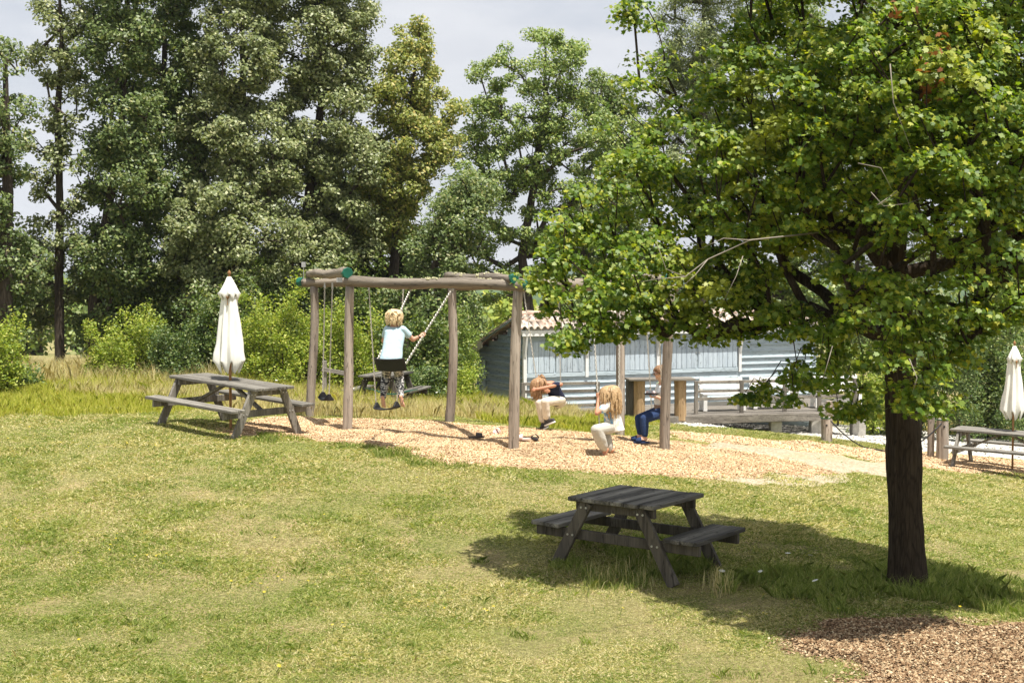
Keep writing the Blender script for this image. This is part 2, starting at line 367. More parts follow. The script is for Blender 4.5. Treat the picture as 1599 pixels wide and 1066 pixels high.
lf = np.clip((y*-.12+1.75), 0, 1)*np.clip((-x-.2)*.5, 0, 1)
h = (.018+.045*np.clip(tuft-.3, 0, 1)*RNG.uniform(.4,1.6,len(x)))*np.clip(y/14, .9, 1.5)
sel = (vnoise(x, y, .7, 21)*.3+vnoise(x, y, 2.3, 22)*.35+vnoise(x, y, 7, 23)*.35+.16*RNG.normal(size=len(x))+.30*lf) > .635
blades('lawn_grass', x[~sel], y[~sel], h[~sel], .0078*np.clip(y[~sel]/10, 1, 3), GM1, 1.0, 'short sunburnt lawn grass across the foreground')
blades('green_grass', x[sel], y[sel], h[sel]*1.2, .0064*np.clip(y[sel]/10, 1, 3), GM2, .95, 'greener clumps in the lawn grass')
def zone(pts, n, h0, h1, w, m, lean, label, name='tall_grass', clump=0, dens=.5):
    pl = poly(pts) if not isinstance(pts, np.ndarray) else pts; a, b = pl.min(0)-.3, pl.max(0)+.3
    q = RNG.uniform(a, b, (n*5, 2)); d = sdist(pl, q[:,0], q[:,1])+wob(q[:,0], q[:,1], 3)*2
    q = q[(d > 0)&(vnoise(q[:,0], q[:,1], 2.5, 14)*.6+RNG.random(len(q))*.4 > dens)][:n]
    hh = RNG.uniform(h0, h1, len(q))*(.6+.7*vnoise(q[:,0], q[:,1], 1.1, 31))
    return blades(name, q[:,0], q[:,1], hh, w, m, lean, label)
# unmown band behind the swings, left meadow, around trunk, under near table, along edges
zone(np.array([(-4.6,22.6),(-1,22.6),(1.2,24.0),(1.5,33),(-3,33),(-9,31),(-8.5,24.5)]), 100000, .12, .36, .0075, GM3, .3, 'tall dry straw grass behind the swing frame', dens=.42)
zone(np.array([(-4.6,23.6),(0,24.4),(1.0,33),(-9,33),(-9,25)]), 18000, .15, .5, .008, GM4, .3, 'green stems among the tall dry grass behind the swings')
zone(np.array([(-12,20.2),(-5.8,20.9),(-5.2,23.5),(-8,29),(-15,30),(-14,22)]), 110000, .07, .24, .007, GM4, .35, 'bright yellow green long grass left of the long table', dens=.4)
zone(np.array([(-15,27.6),(-7,27.8),(-4,29.5),(-5,33),(-17,33)]), 30000, .2, .65, .009, GM3, .3, 'tall straw stalks at the edge of the left trees', dens=.4)
zone(np.array([(2.4,11.4),(4.7,11.0),(5.6,11.8),(5.4,12.9),(3.6,13.1),(1.9,12.3)]), 24000, .06, .19, .004, GM2, .45, 'long green grass around the foot of the near tree')
zone(np.array([(.1,12.5),(1.0,11.9),(2.3,12.6),(1.8,13.6),(.6,13.8)]), 11000, .06, .16, .004, GM2, .4, 'long green grass growing under the near dark table')
zone(np.array([(-.05,12.4),(1.5,11.65),(2.2,12.0),(1.2,12.55),(.2,12.9)]), 1300, .10, .30, .0045, GM3, .25, 'thin straw stalks along the near dark table', dens=.6)
zone([(1048,668),(1120,672),(1220,680),(1330,690),(1385,697),(1385,704),(1290,694),(1150,682),(1050,675)], 9000, .03, .09, .008, GM1, .5, 'green grass verge between gravel path and wood chips', dens=.3)
zone([(745,645),(830,650),(920,655),(1000,660),(1000,682),(900,672),(800,664),(745,660)], 26000, .06, .2, .011, GM4, .4, 'unmown grass bank in front of the shed', dens=.38)
zone([(1060,652),(1200,655),(1330,660),(1330,668),(1200,662),(1060,660)], 4000, .05, .14, .009, GM4, .4, 'grass tufts under the deck beam', dens=.35)
zone([(1360,655),(1599,672),(1700,690),(1599,690),(1400,672)], 22000, .15, .5, .013, GM3, .4, 'dry grass along the far side of the gravel path', dens=.38)
zone([(1360,650),(1599,662),(1720,680),(1599,684),(1400,664)], 16000, .2, .7, .014, GM2, .4, 'green weeds along the far side of the gravel path', dens=.4)
zone([(400,676),(520,687),(650,706),(700,716),(690,724),(600,712),(500,694),(400,684)], 5000, .05, .13, .008, GM2, .45, 'green tufts along the near edge of the wood chips', dens=.45)
# ------------------------------------------------------------------ far hills (solid ridges)
def hillmat(name, a, b_):
    m, nt, b = mat(name, 1, 0); f = noise(nt, coords(nt), .02, 6, .7); nt.links.new(ramp(nt, f, [(.35,a),(.65,b_)]), b.inputs['Base Color']); return m
def ridge(name, Y, wid, x0, x1, hf, m):
    xs, ys = np.linspace(x0, x1, 120), np.linspace(Y-wid, Y+wid, 14)
    def zf(x, y):
        t = 1-((y-Y)/wid)**2; return -14+t*(hf(x)+14)+t*6*(vnoise(x, y, .01, 3)-.5)
    return tag(link(name, gridmesh(name, xs, ys, zf), m, smooth=True), kind='structure')
ridge('hills', 2200, 420, -1600, 1600, lambda x: 22+14*np.sin(x*.006+1)+8*np.sin(x*.017), hillmat('wooded_hill', (.03,.06,.03), (.06,.10,.045)))
ridge('hills', 900, 200, -800, 800, lambda x: 4+5*np.sin(x*.011+2)+3*np.sin(x*.031), hillmat('wooded_ridge', (.03,.06,.02), (.08,.12,.05)))

q = np.array([hit(RNG.uniform(0, 1599), RNG.uniform(700, 1060)) for _ in range(70)])
tx = np.repeat(q[:,0], 60)+RNG.normal(0, .05, 60*len(q)); ty = np.repeat(q[:,1], 60)+RNG.normal(0, .05, 60*len(q)); kk = ~inpatch('mulch', tx, ty)&~inpatch('chips', tx, ty)
blades('grass_tufts', tx[kk], ty[kk], RNG.uniform(.03, .08, kk.sum()), .006*np.ones(kk.sum()), GM2, .6, 'small darker tufts standing out of the lawn')
q = np.array([hit(RNG.uniform(0, 1599), RNG.uniform(700, 1060)) for _ in range(500)]); kk = ~inpatch('chips', q[:,0], q[:,1]); q = q[kk]
blades('dry_stalks', q[:,0], q[:,1], RNG.uniform(.04, .10, len(q)), .003*np.ones(len(q)), GM3, .35, 'single dry seed stalks standing in the lawn')
# ================================================================== TREES
MAPLE = np.array([(0,-.5),(.2,-.38),(.46,-.3),(.34,-.05),(.52,.2),(.2,.2),(0,.55),(-.2,.2),(-.52,.2),(-.34,-.05),(-.46,-.3),(-.2,-.38)])
DIA = np.array([(0,-.58),(.33,-.02),(0,.58),(-.33,.02)])
OAK = np.array([(0,-.55),(.26,-.2),(.3,.2),(0,.55),(-.3,.2),(-.26,-.2)])
SLIM = np.array([(0,-.6),(.2,0),(0,.6),(-.2,0)])
def leaves(name, c, size, shape, m, parent, nrm=None, up=.7, spread=.6, fold=.35, hang=0):
    """c (N,3) in parent space; one small folded face per leaf"""
    n = len(c); nv = RNG.normal(0, spread, (n,3)); nv[:,2] += up
    if nrm is not None: nv += nrm
    nv /= np.linalg.norm(nv, axis=1)[:,None]+1e-9
    t = RNG.normal(size=(n,3)); t[:,2] -= hang; t -= nv*(t*nv).sum(1)[:,None]; t /= np.linalg.norm(t, axis=1)[:,None]+1e-9
    b = np.cross(nv, t); s = size*RNG.uniform(.65, 1.3, n)
    k = len(shape); v = np.empty((n,k,3))
    for i, (x, y) in enumerate(shape):
        v[:,i] = c+(b*x+t*y+nv*(-abs(x)*fold-.25*y*y))*s[:,None]
    return link(name, npmesh(name, v.reshape(-1,3), k), m, parent)
def grow(trunk, tips, step=.45, sag=0, wig=.12):
    """trunk: [(Vector, r)], tips: list of Vector. Joins every tip to the nearest wood; returns nodes, parents, radii"""
    pos = [p for p, r in trunk]; par = [i-1 for i in range(len(trunk))]; base = trunk[0][0]; top = trunk[-1][0]
    A = np.array([tuple(p) for p in pos]); nt0 = len(trunk); cnt = []
    order = sorted(tips, key=lambda q: min((q-p).length for p, r in trunk))
    lo = max(1, int(nt0*.28))
    for q in order:
        qa = np.array(q); d = np.linalg.norm(A-qa, axis=1)
        cost = d+np.maximum(0, A[:,2]-qa[2]+.25)*.9; cost[:lo] += 50
        j = int(np.argmin(cost)); p = pos[j]; L = (q-p).length; k = max(1, int(L/step)); prev = j; off = V(*RNG.normal(0, wig*L, 3))
        new = []
        for i in range(1, k+1):
            t = i/k; w = p.lerp(q, t)+off*math.sin(PI*t)*.6+V(0,0,-sag*L*math.sin(PI*t))
            pos.append(w); par.append(prev); prev = len(pos)-1; new.append(tuple(w))
        A = np.concatenate([A, np.array(new)])
        cnt.append(prev)
    wgt = [0]*len(pos)
    for c in cnt: wgt[c] += 1
    for i in range(len(pos)-1, 0, -1): wgt[par[i]] += wgt[i]
    return pos, par, wgt, nt0
def wood_mesh(trunk, tips, mb, rt=.007, lim=99, **k):
    pos, par, wgt, nt0 = grow(trunk, tips, **k)
    tr = [r for p, r in trunk]
    rad = [rt*max(1, w)**.5 for w in wgt]
    for i in range(nt0, len(pos)):
        j = par[i]; r1 = min(rad[i], tr[min(j, nt0-1)]*.6) if j < nt0 else rad[i]; r0 = min(rad[j] if j >= nt0 else r1*1.25, r1*1.5)
        r0 = min(r0, lim); r1 = min(r1, lim)
        mb.tube([pos[j], pos[i]], [r0, r1], 5 if r1 > .02 else 3, cap=False)
    return pos
def trunk_mesh(trunk, mb, n=14, jit=.12, seed=1, flare=1.35):
    pts, rs = [], []
    for i in range(len(trunk)-1):
        (a, ra), (b, rb) = trunk[i], trunk[i+1]; k = max(1, int((b-a).length/.16))
        for q in range(k): t = q/k; pts.append(a.lerp(b, t)); rs.append(ra+(rb-ra)*t)
    pts.append(trunk[-1][0]); rs.append(trunk[-1][1]); z0 = pts[0].z
    rs = [r*(1+(flare-1)*math.exp(-(p.z-z0)/.18)) for p, r in zip(pts, rs)]
    mb.tube([pts[0]-V(0,0,.25)]+pts, [rs[0]*1.1]+rs, n, jit=jit, seed=seed)
# ---- the near maple ------------------------------------------------
b0 = G(1417, 912); mp_t = empty('maple_tree', b0, label='near maple with a dark furrowed trunk and a broad bright green crown', cat='tree')
L0 = rel(mp_t)
tk = [(L0(b0), .175), (L0(P(1414,800,b0.y)), .168), (L0(P(1411,700,b0.y)), .160), (L0(P(1408,620,b0.y+.03)), .155), (L0(P(1404,520,b0.y)), .14),
      (L0(P(1392,430,b0.y-.05)), .125), (L0(P(1402,330,b0.y-.1)), .10), (L0(P(1412,200,b0.y)), .08), (L0(P(1405,60,b0.y)), .06), (L0(P(1410,-120,b0.y)), .035)]
BL = [(905,430,80,95,11.6,.9),(895,345,55,60,11.5,.7),(905,505,60,40,11.2,.6),(985,300,70,80,11.6,.9),(985,470,80,45,11.2,.7),(995,150,32,70,12.0,.45),(1000,50,30,60,12.2,.4),(990,20,26,40,12.1,.35),(1015,110,34,50,12.0,.4),(965,235,35,50,12,.4),
 (1075,250,85,100,11.4,1.1),(1085,390,85,70,11.2,1.1),(1110,490,70,25,11.0,.6),(1110,150,60,60,11.8,.8),(1200,270,120,130,11,1.4),(1210,120,110,110,11.2,1.3),(1190,400,80,40,10.9,1.0),
 (1330,170,140,160,10.6,1.6),(1300,330,110,75,10.4,1.2),(1440,110,130,150,10.4,1.6),(1470,300,110,110,10.3,1.3),(1570,180,110,150,10.6,1.5),(1590,360,80,90,10.6,1.2),(1350,445,90,35,10.2,.8),
 (1260,545,60,55,10.5,.6),(1330,560,65,60,10.3,.6),(1240,490,60,22,10.8,.5),(1300,505,60,30,10.6,.5),(1250,610,60,28,10.6,.45),(1180,612,38,16,10.8,.25),(1330,630,35,18,10.4,.3),(1420,560,70,55,10.0,.6),(1480,570,50,55,10.3,.5),(1480,470,80,45,10.2,.8),(1570,480,60,45,10.5,.8),(1540,520,50,40,10.4,.5),(1410,480,70,50,9.9,.6),(1445,618,35,18,10.0,.25),
 (960,490,80,28,11.0,.6),(1050,485,80,32,10.9,.6),(1140,500,80,24,10.8,.6),(1225,505,60,30,10.7,.5),(900,525,35,22,11.0,.3),(1000,420,90,60,10.9,.8),(1120,440,90,50,10.8,.8),(870,440,38,60,11.2,.5),(1060,515,60,16,10.9,.4),(1180,505,70,16,10.8,.4),(960,512,60,14,11,.4),
 (1225,-90,140,90,11.4,1.2),(1440,-100,200,90,10.9,1.3),(1640,-40,110,120,11,1.2),(1700,200,100,180,11.2,1.2),(1700,430,90,60,11.3,1.0),
 (1300,230,200,150,12.5,1.0),(1480,150,200,200,12.6,1.0),(1600,380,120,110,12.4,.9),(1110,330,110,90,12.4,.8),(1350,60,200,180,12.4,1.1),(1560,-60,160,90,12.4,.9)]
tips = []; low = []; vol = [b[2]*b[3]*b[5]**.7 for b in BL]; tot = sum(vol); NC = 2050
for (cx, cy, rx, ry, Y, rd), vv in zip(BL, vol):
    k = max(5, int(NC*vv/tot))
    for _ in range(k):
        while True:
            a = RNG.uniform(-1, 1, 3)
            if .12 < a@a < 1: break
        a = a*(a@a)**-.12
        Yq = Y+float(np.interp(cx, [900,1050,1150,1300,1450,1700], [.9,1.0,1.1,.8,-.1,-.2]))+a[2]*rd*.62; (low if cy > 520 else tips).append(L0(P(cx+a[0]*rx, cy+a[1]*ry, Yq)))
mbt = MB(); trunk_mesh([(p, r*.95*(1+.05*math.sin(p.z*5.3)+.03*math.sin(p.z*11))) for p, r in tk], mbt, 26, .15, 3, 1.18); pos_ = wood_mesh(tk, tips, mbt, .0055, .075, step=.35, wig=.10); LT = np.array([tuple(q) for q in tips])
for q in low:   # drooping sprays hang from the nearest leafy twig above them
    d_ = np.linalg.norm(LT-np.array(q), axis=1)+np.maximum(0, np.array(q)[2]+.2-LT[:,2])*3; a_ = Vector(LT[int(np.argmin(d_))]); mid = a_.lerp(q, .5)+V(0,0,.12)
    mbt.tube([a_, mid, q], [.006,.005,.003], 4, cap=False); LT = np.concatenate([LT, [tuple(q)]])
tips += low
mbt.build('trunk', M['bark'], mp_t, smooth=True)
M['mleaf'] = leafmat('maple_leaf', [(0,(.06,.12,.012)),(.35,(.11,.19,.018)),(.7,(.20,.275,.03)),(.93,(.33,.37,.05)),(1,(.44,.42,.06))], .44, .5, (1.5,1.45,.4), (.9,.60,(.38,.38,.04),.55))
c = []; nr = []
for t in tips:
    k = int(RNG.integers(40, 112)); r = RNG.uniform(.12, .25); u = RNG.normal(0, 1, (k,3)); u /= np.linalg.norm(u, axis=1)[:,None]; u *= (RNG.random(k)**.45*r)[:,None]
    u[:,2] *= .42; u[:,2] -= .35*(u[:,0]**2+u[:,1]**2)/r; c.append(np.array(t)+u); nr.append(u/r*.5)
leaves('crown', np.concatenate(c), .048, MAPLE, M['mleaf'], mp_t, np.concatenate(nr)+np.array([.22,-.35,0]), up=.75, spread=.42)
def deadtwig(pts, r):
    dead = MB()
    q = [L0(P(*p)) for p in pts]; dead.tube(q, [r*(1-.75*i/(len(q)-1)) for i in range(len(q))], 5)
    tag(dead.build('dead_twig', M['twig'], mp_t, smooth=True), 'pale bare dead twig')
for pts, r in (([(1300,360,11.2),(1235,368,10.6),(1170,375,10.1),(1105,405,10.0),(1070,432,9.9),(1040,420,9.9),(1025,378,9.9)],.014),([(1105,405,10.0),(1085,430,9.9),(1060,452,9.9)],.008),([(1170,375,10.1),(1130,372,10.0),(1095,388,10.0)],.009),
  ([(1070,432,9.9),(1030,435,9.85),(1000,440,9.8)],.007),([(1400,300,9.6),(1370,320,9.5),(1395,310,9.4)],.006),([(1340,255,9.6),(1375,262,9.5),(1395,300,9.5)],.007),([(1360,300,9.5),(1380,322,9.5),(1415,318,9.5),(1440,310,9.5)],.006),
  ([(1160,400,10.2),(1150,430,10.1),(1130,470,10.05)],.007),([(1300,540,9.8),(1290,575,9.8),(1283,600,9.8)],.007),([(1420,560,9.5),(1432,590,9.4),(1425,612,9.4)],.007),([(1390,100,9.3),(1395,160,9.3),(1425,240,9.3)],.008)): deadtwig(pts, r*.6)
# rust brown dead sprays high in the crown
c = []
for px, py in ((1450,95),(1455,120),(1462,75),(1440,150),(1400,10)):
    q = np.array(L0(P(px, py, 9.4+RNG.random()*.4))); c.append(q+RNG.normal(0, .06, (9,3)))
tag(leaves('dead_leaves', np.concatenate(c), .06, MAPLE, leafmat('rust_leaf', [(0,(.13,.05,.02)),(1,(.28,.12,.05))], .3, .2), mp_t), 'withered rust coloured leaves')
# ---- background trees ---------------------------------------------
LM = {
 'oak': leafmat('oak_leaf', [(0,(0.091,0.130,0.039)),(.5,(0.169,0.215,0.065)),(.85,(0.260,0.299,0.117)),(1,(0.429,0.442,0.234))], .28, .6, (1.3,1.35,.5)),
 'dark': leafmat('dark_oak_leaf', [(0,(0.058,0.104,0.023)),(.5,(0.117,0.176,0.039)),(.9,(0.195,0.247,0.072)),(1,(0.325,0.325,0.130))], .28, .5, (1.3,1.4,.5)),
 'yel': leafmat('yellowish_oak_leaf', [(0,(0.115,0.161,0.023)),(.5,(0.218,0.265,0.046)),(.85,(0.345,0.356,0.086)),(1,(0.529,0.437,0.138))], .32, .45, (1.3,1.35,.5)),
 'grey': leafmat('grey_green_leaf', [(0,(0.112,0.163,0.056)),(.5,(0.200,0.256,0.088)),(1,(0.350,0.388,0.175))], .3, .45, (1.2,1.25,.6)),
 'mid': leafmat('mid_green_leaf', [(0,(0.095,0.169,0.030)),(.5,(0.176,0.257,0.047)),(.9,(0.270,0.338,0.081)),(1,(0.432,0.446,0.135))], .3, .5, (1.3,1.4,.5)),
 'lime': leafmat('lime_shrub_leaf', [(0,(0.169,0.260,0.039)),(.5,(0.286,0.377,0.058)),(1,(0.468,0.494,0.117))], .38, .35, (1.2,1.25,.5)),
 'reed': leafmat('bank_leaf', [(0,(0.046,0.098,0.026)),(.6,(0.117,0.182,0.052)),(1,(0.260,0.312,0.117))], .3, .45, (1.2,1.3,.5)),
}
def bgtree(px, Y, name, m, label, blobs, trunk, ncl, nleaf, size, shape=OAK, cr=.45, group='trees behind the playground', flat=.7, base=None, rt=.012, hang=0):
    """blobs: (px, py, rx_px, ry_px, dY, rd_m); trunk: [(px, py, dY, r)]"""
    x = (px-799.5)/2000*Y; b = V(x, Y, g1(x, Y)); e = empty(name, b, label=label, cat='tree', group=group); L = rel(e); far = size > .2
    if not far: ncl = int(ncl*1.3); nleaf = int(nleaf*1.45); size *= .74; cr *= .86; shape = DIA if shape is OAK else shape
    tips = []; vol = [q[2]*q[3]*q[5]**.5 for q in blobs]; tot = sum(vol)
    for q, vv in zip(blobs, vol):
        for _ in range(max(2, int(ncl*vv/tot))):
            while True:
                a = RNG.uniform(-1, 1, 3)
                if .15 < a@a < 1: break
            a = a*(a@a)**-.15
            tips.append(L(P(q[0]+a[0]*q[2], q[1]+a[1]*q[3], Y+q[4]+a[2]*q[5])))
    mb = MB(); tk = [(V(0,0,0), trunk[0][3])]+[(L(P(t[0], t[1], Y+t[2])), t[3]) for t in trunk[1:]]
    trunk_mesh(tk, mb, 10, .15, len(tips)); wood_mesh(tk, tips, mb, rt, .09, step=.8, wig=.13)
    mb.build('trunk', M['obark'], e, smooth=True)
    c = []; nr = []
    for t in tips:
        r = cr*RNG.uniform(.55, 1.3); k = int(nleaf*RNG.uniform(.5, 1.4)*(r/cr)**1.2)
        u = RNG.normal(0, 1, (k,3)); u /= np.linalg.norm(u, axis=1)[:,None]; u *= (RNG.random(k)**.4*r)[:,None]; u[:,2] *= flat
        c.append(np.array(t)+u); nr.append(u/r*.7)
    leaves('crown', np.concatenate(c), size, shape, LM[m], e, np.concatenate(nr)+np.array([.25,-.45,0]), up=.6, spread=.5, hang=hang)
    return e
OK = 'oak_tree'
bgtree(4, 31, OK, 'dark', 'ivy clad oak at the far left edge of the tree row', [(5,160,40,110,0,1.2),(0,330,35,120,0,1),(15,420,55,60,1,1.2),(-60,250,60,200,0,1.5),(0,500,50,45,.5,.8)], [(4,600,0,.2),(8,450,0,.17),(12,300,0,.13),(8,90,0,.05)], 190, 120, .12, cr=.42)
bgtree(92, 33, OK, 'oak', 'thin open crowned oak with a tall bare trunk left of the gap', [(95,20,48,55,0,1),(80,90,42,45,0,.9),(108,150,40,45,0,.9),(75,215,38,35,0,.9),(105,250,35,28,0,.8),(60,290,30,30,.3,.7),(110,310,30,22,0,.7),(85,-60,50,50,0,1),(110,360,40,30,0,.7),(50,370,40,35,.4,.7),(100,440,45,35,.5,.8),(45,450,35,40,.5,.7)],
 [(92,595,0,.13),(92,430,0,.115),(94,330,0,.10),(90,200,0,.08),(96,60,0,.05),(90,-70,0,.03)], 150, 75, .12, cr=.36)
bgtree(36, 34, OK, 'oak', 'leaning slender oak between the ivy oak and the thin oak', [(30,440,45,40,0,.9),(75,480,40,30,.5,.8),(20,510,40,40,0,.8),(60,400,35,30,0,.7)], [(20,600,0,.11),(36,430,0,.08),(60,380,0,.05)], 60, 90, .12)
bgtree(147, 33, OK, 'dark', 'dark oak standing right of the sky gap, first of the dense oaks', [(185,60,55,75,0,1.3),(190,180,52,70,0,1.3),(200,290,60,60,0,1.3),(175,400,60,60,0,1.2),(160,480,45,50,.3,1),(200,-60,60,60,0,1.3),(150,240,28,30,0,.7),(160,530,40,35,.5,.8)],
 [(147,600,0,.17),(146,480,0,.15),(165,350,0,.12),(190,200,0,.09),(200,30,0,.05),(200,-80,0,.03)], 300, 120, .12)
bgtree(232, 35, OK, 'dark', 'second dense oak from the left gap with a shaded twin trunk', [(255,90,60,90,0,1.5),(265,230,70,80,0,1.5),(255,370,75,70,0,1.5),(240,480,80,55,0,1.3),(270,-50,70,70,0,1.5)],
 [(225,600,0,.16),(228,470,0,.14),(230,330,0,.12),(255,150,0,.08),(260,-40,0,.04)], 330, 125, .125)
bgtree(375, 34, OK, 'oak', 'great pale leaved oak rising behind the left umbrella', [(370,80,75,90,0,1.7),(345,210,70,70,0,1.7),(400,240,70,80,0,1.7),(330,340,75,65,-.8,1.4),(400,380,80,70,-.8,1.5),(350,455,85,50,-.8,1.2),(380,-50,80,70,0,1.7),(300,420,45,50,-.5,1)],
 [(378,600,0,.2),(376,420,0,.17),(372,280,0,.13),(380,120,0,.09),(375,-60,0,.04)], 430, 130, .125)
bgtree(480, 35, OK, 'oak', 'tall pale leaved oak left of the open sky with a rounded shoulder', [(480,60,75,80,0,1.6),(520,90,58,70,0,1.3),(505,190,80,70,0,1.6),(540,250,65,60,0,1.3),(480,300,75,70,0,1.5),(530,360,70,60,0,1.4),(470,410,80,60,-.4,1.4),(490,-40,75,60,0,1.6),(545,10,38,50,0,1)],
 [(470,600,0,.2),(472,430,0,.17),(485,280,0,.13),(505,140,0,.09),(500,-50,0,.04)], 430, 130, .125)
bgtree(640, 36, OK, 'yel', 'yellow green pointed oak standing behind the blond child', [(652,70,22,36,0,.7),(640,110,42,40,0,1),(625,160,52,45,0,1.2),(680,180,42,45,0,1.1),(640,230,65,50,0,1.4),(610,290,60,50,0,1.3),(600,350,55,45,.4,1.2),(625,52,8,18,0,.3),(660,40,8,20,0,.3),(700,235,22,24,0,.6)],
 [(618,600,0,.16),(615,430,0,.14),(622,300,0,.10),(640,170,0,.06),(655,50,0,.025)], 250, 105, .12, cr=.38)
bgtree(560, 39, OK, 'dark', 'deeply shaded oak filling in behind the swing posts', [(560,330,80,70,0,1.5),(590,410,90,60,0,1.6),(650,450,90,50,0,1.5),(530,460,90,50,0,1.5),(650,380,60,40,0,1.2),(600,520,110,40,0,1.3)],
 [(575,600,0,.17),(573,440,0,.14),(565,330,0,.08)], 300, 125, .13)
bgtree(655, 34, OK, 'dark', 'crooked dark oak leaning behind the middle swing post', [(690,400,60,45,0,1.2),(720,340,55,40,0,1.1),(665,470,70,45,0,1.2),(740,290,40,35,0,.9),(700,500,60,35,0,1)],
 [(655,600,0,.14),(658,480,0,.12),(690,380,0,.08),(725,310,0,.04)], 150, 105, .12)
bgtree(838, 41, OK, 'mid', 'round topped green oak rising above the shed ridge', [(850,95,70,46,0,1.3),(835,230,75,60,0,1.3),(765,110,35,40,0,.9),(900,115,45,40,0,1),(820,170,75,55,0,1.4),(900,200,62,55,0,1.3),(765,190,40,45,0,1),(790,260,62,45,0,1.2),(740,250,35,50,0,.9),(720,320,45,50,0,1),(700,400,60,50,0,1.1),(770,440,60,35,.4,1.1),(880,400,70,50,.3,1.2),(980,330,50,60,.3,1.2),(970,240,40,60,0,1.1),(870,285,70,45,0,1.3),(750,310,55,40,0,1.1),(940,260,45,50,0,1),(830,350,70,30,.3,1.2),(760,370,60,30,.3,1),(850,60,35,16,0,.7)],
 [(838,600,0,.2),(828,500,0,.17),(815,400,0,.14),(835,280,0,.11),(850,180,0,.07),(852,70,0,.03)], 430, 105, .12, cr=.38)
bgtree(905, 44, OK, 'dark', 'straight trunked oak hidden behind the green round topped oak', [(985,200,38,55,0,1),(935,160,38,45,0,1),(940,330,60,50,0,1.3),(985,270,50,60,0,1.2),(960,400,55,40,0,1.2),(880,380,45,30,0,1)],
 [(845,600,0,.2),(850,480,0,.2),(905,360,0,.12),(945,260,0,.06),(960,170,0,.03)], 230, 110, .125)
bgtree(1095, 43, 'poplar_tree', 'grey', 'grey green feathery tree showing behind the top left of the maple', [(1080,60,60,80,0,1.4),(1130,120,60,80,0,1.4),(1060,180,40,60,0,1.1),(1120,-60,80,80,0,1.5),(1090,270,70,60,0,1.4),(1040,110,25,45,0,.7)],
 [(1095,600,0,.2),(1095,400,0,.16),(1095,200,0,.1),(1100,-60,0,.04)], 330, 110, .13, shape=SLIM, hang=1)
bgtree(1230, 45, OK, 'mid', 'oak behind the shed roof hidden mostly by the maple crown', [(1230,60,90,110,0,1.7),(1200,230,90,90,0,1.7),(1260,340,90,80,0,1.7),(1180,420,90,50,0,1.5),(1280,450,80,45,0,1.4),(1040,420,70,50,0,1.4)],
 [(1230,600,0,.2),(1228,420,0,.17),(1230,200,0,.1),(1230,20,0,.04)], 300, 110, .14)
bgtree(1380, 44, OK, 'grey', 'dull green oak behind the maple trunk', [(1380,90,90,110,0,1.7),(1400,260,90,80,0,1.7),(1380,390,90,70,0,1.7),(1370,480,90,60,0,1.5)],
 [(1380,600,0,.2),(1380,420,0,.17),(1385,200,0,.1),(1385,50,0,.04)], 230, 110, .14)
bgtree(1530, 40, OK, 'mid', 'oak behind the right umbrella at the right edge', [(1540,120,90,110,0,1.7),(1560,270,90,80,0,1.7),(1530,390,100,60,0,1.7),(1600,450,90,60,0,1.5)],
 [(1530,600,0,.2),(1530,420,0,.17),(1540,200,0,.1),(1540,50,0,.04)], 230, 110, .14)
# far wood seen between the trunks
def far_tree(px, Y, top, wpx, m, label):
    x = (px-799.5)/2000*Y; z = g1(x, Y); base = 533+2000*math.tan(math.atan((EYE-z)/Y)-TH)
    bl = [(px+RNG.uniform(-.3,.3)*wpx, top+(base-top)*t, wpx*(.3+.35*math.sin(PI*min(.95, t+.12))), (base-top)*.2, 0, wpx/2000*Y*.45) for t in (.15,.38,.62,.82)]
    return bgtree(px, Y, 'distant_tree', m, label, bl, [(px,base,0,.2),(px,top+(base-top)*.5,0,.12),(px,top+10,0,.04)], 90, 60, .28, cr=1.0, group='trees in the field beyond the tree row', rt=.02)
for a in ((60,72,430,60,'mid','low far tree seen right of the leaning slender oak'),(20,80,420,55,'dark','far tree seen beside the ivy clad oak'),(125,85,450,70,'mid','far bushy tree in the field left of the dense oaks'),(190,64,470,90,'dark','far dark tree behind the left shrubs'),(290,60,430,110,'dark','far dark tree behind the second dense oak'),
          (400,60,440,120,'dark','far dark tree behind the left umbrella'),(500,62,440,110,'dark','far dark tree behind the left swing posts'),(590,66,440,100,'dark','far dark tree behind the blond child'),(700,66,470,90,'mid','far green tree behind the middle swing post'),(760,75,488,60,'grey','far pale tree just left of the shed roof'),(800,58,470,45,'lime','bright green tree above the left end of the shed roof'),
          (900,80,450,90,'mid','far tree above the shed ridge behind the hanging chain'),(1010,75,440,110,'dark','far tree behind the maple, left of the poplar'),(1150,70,430,120,'dark','far tree behind the poplar'),(1300,70,430,130,'mid','far tree behind the right end of the shed'),(1450,70,440,120,'dark','far tree right of the maple trunk'),(1580,72,440,120,'mid','far tree behind the right umbrella')):
    far_tree(*a)
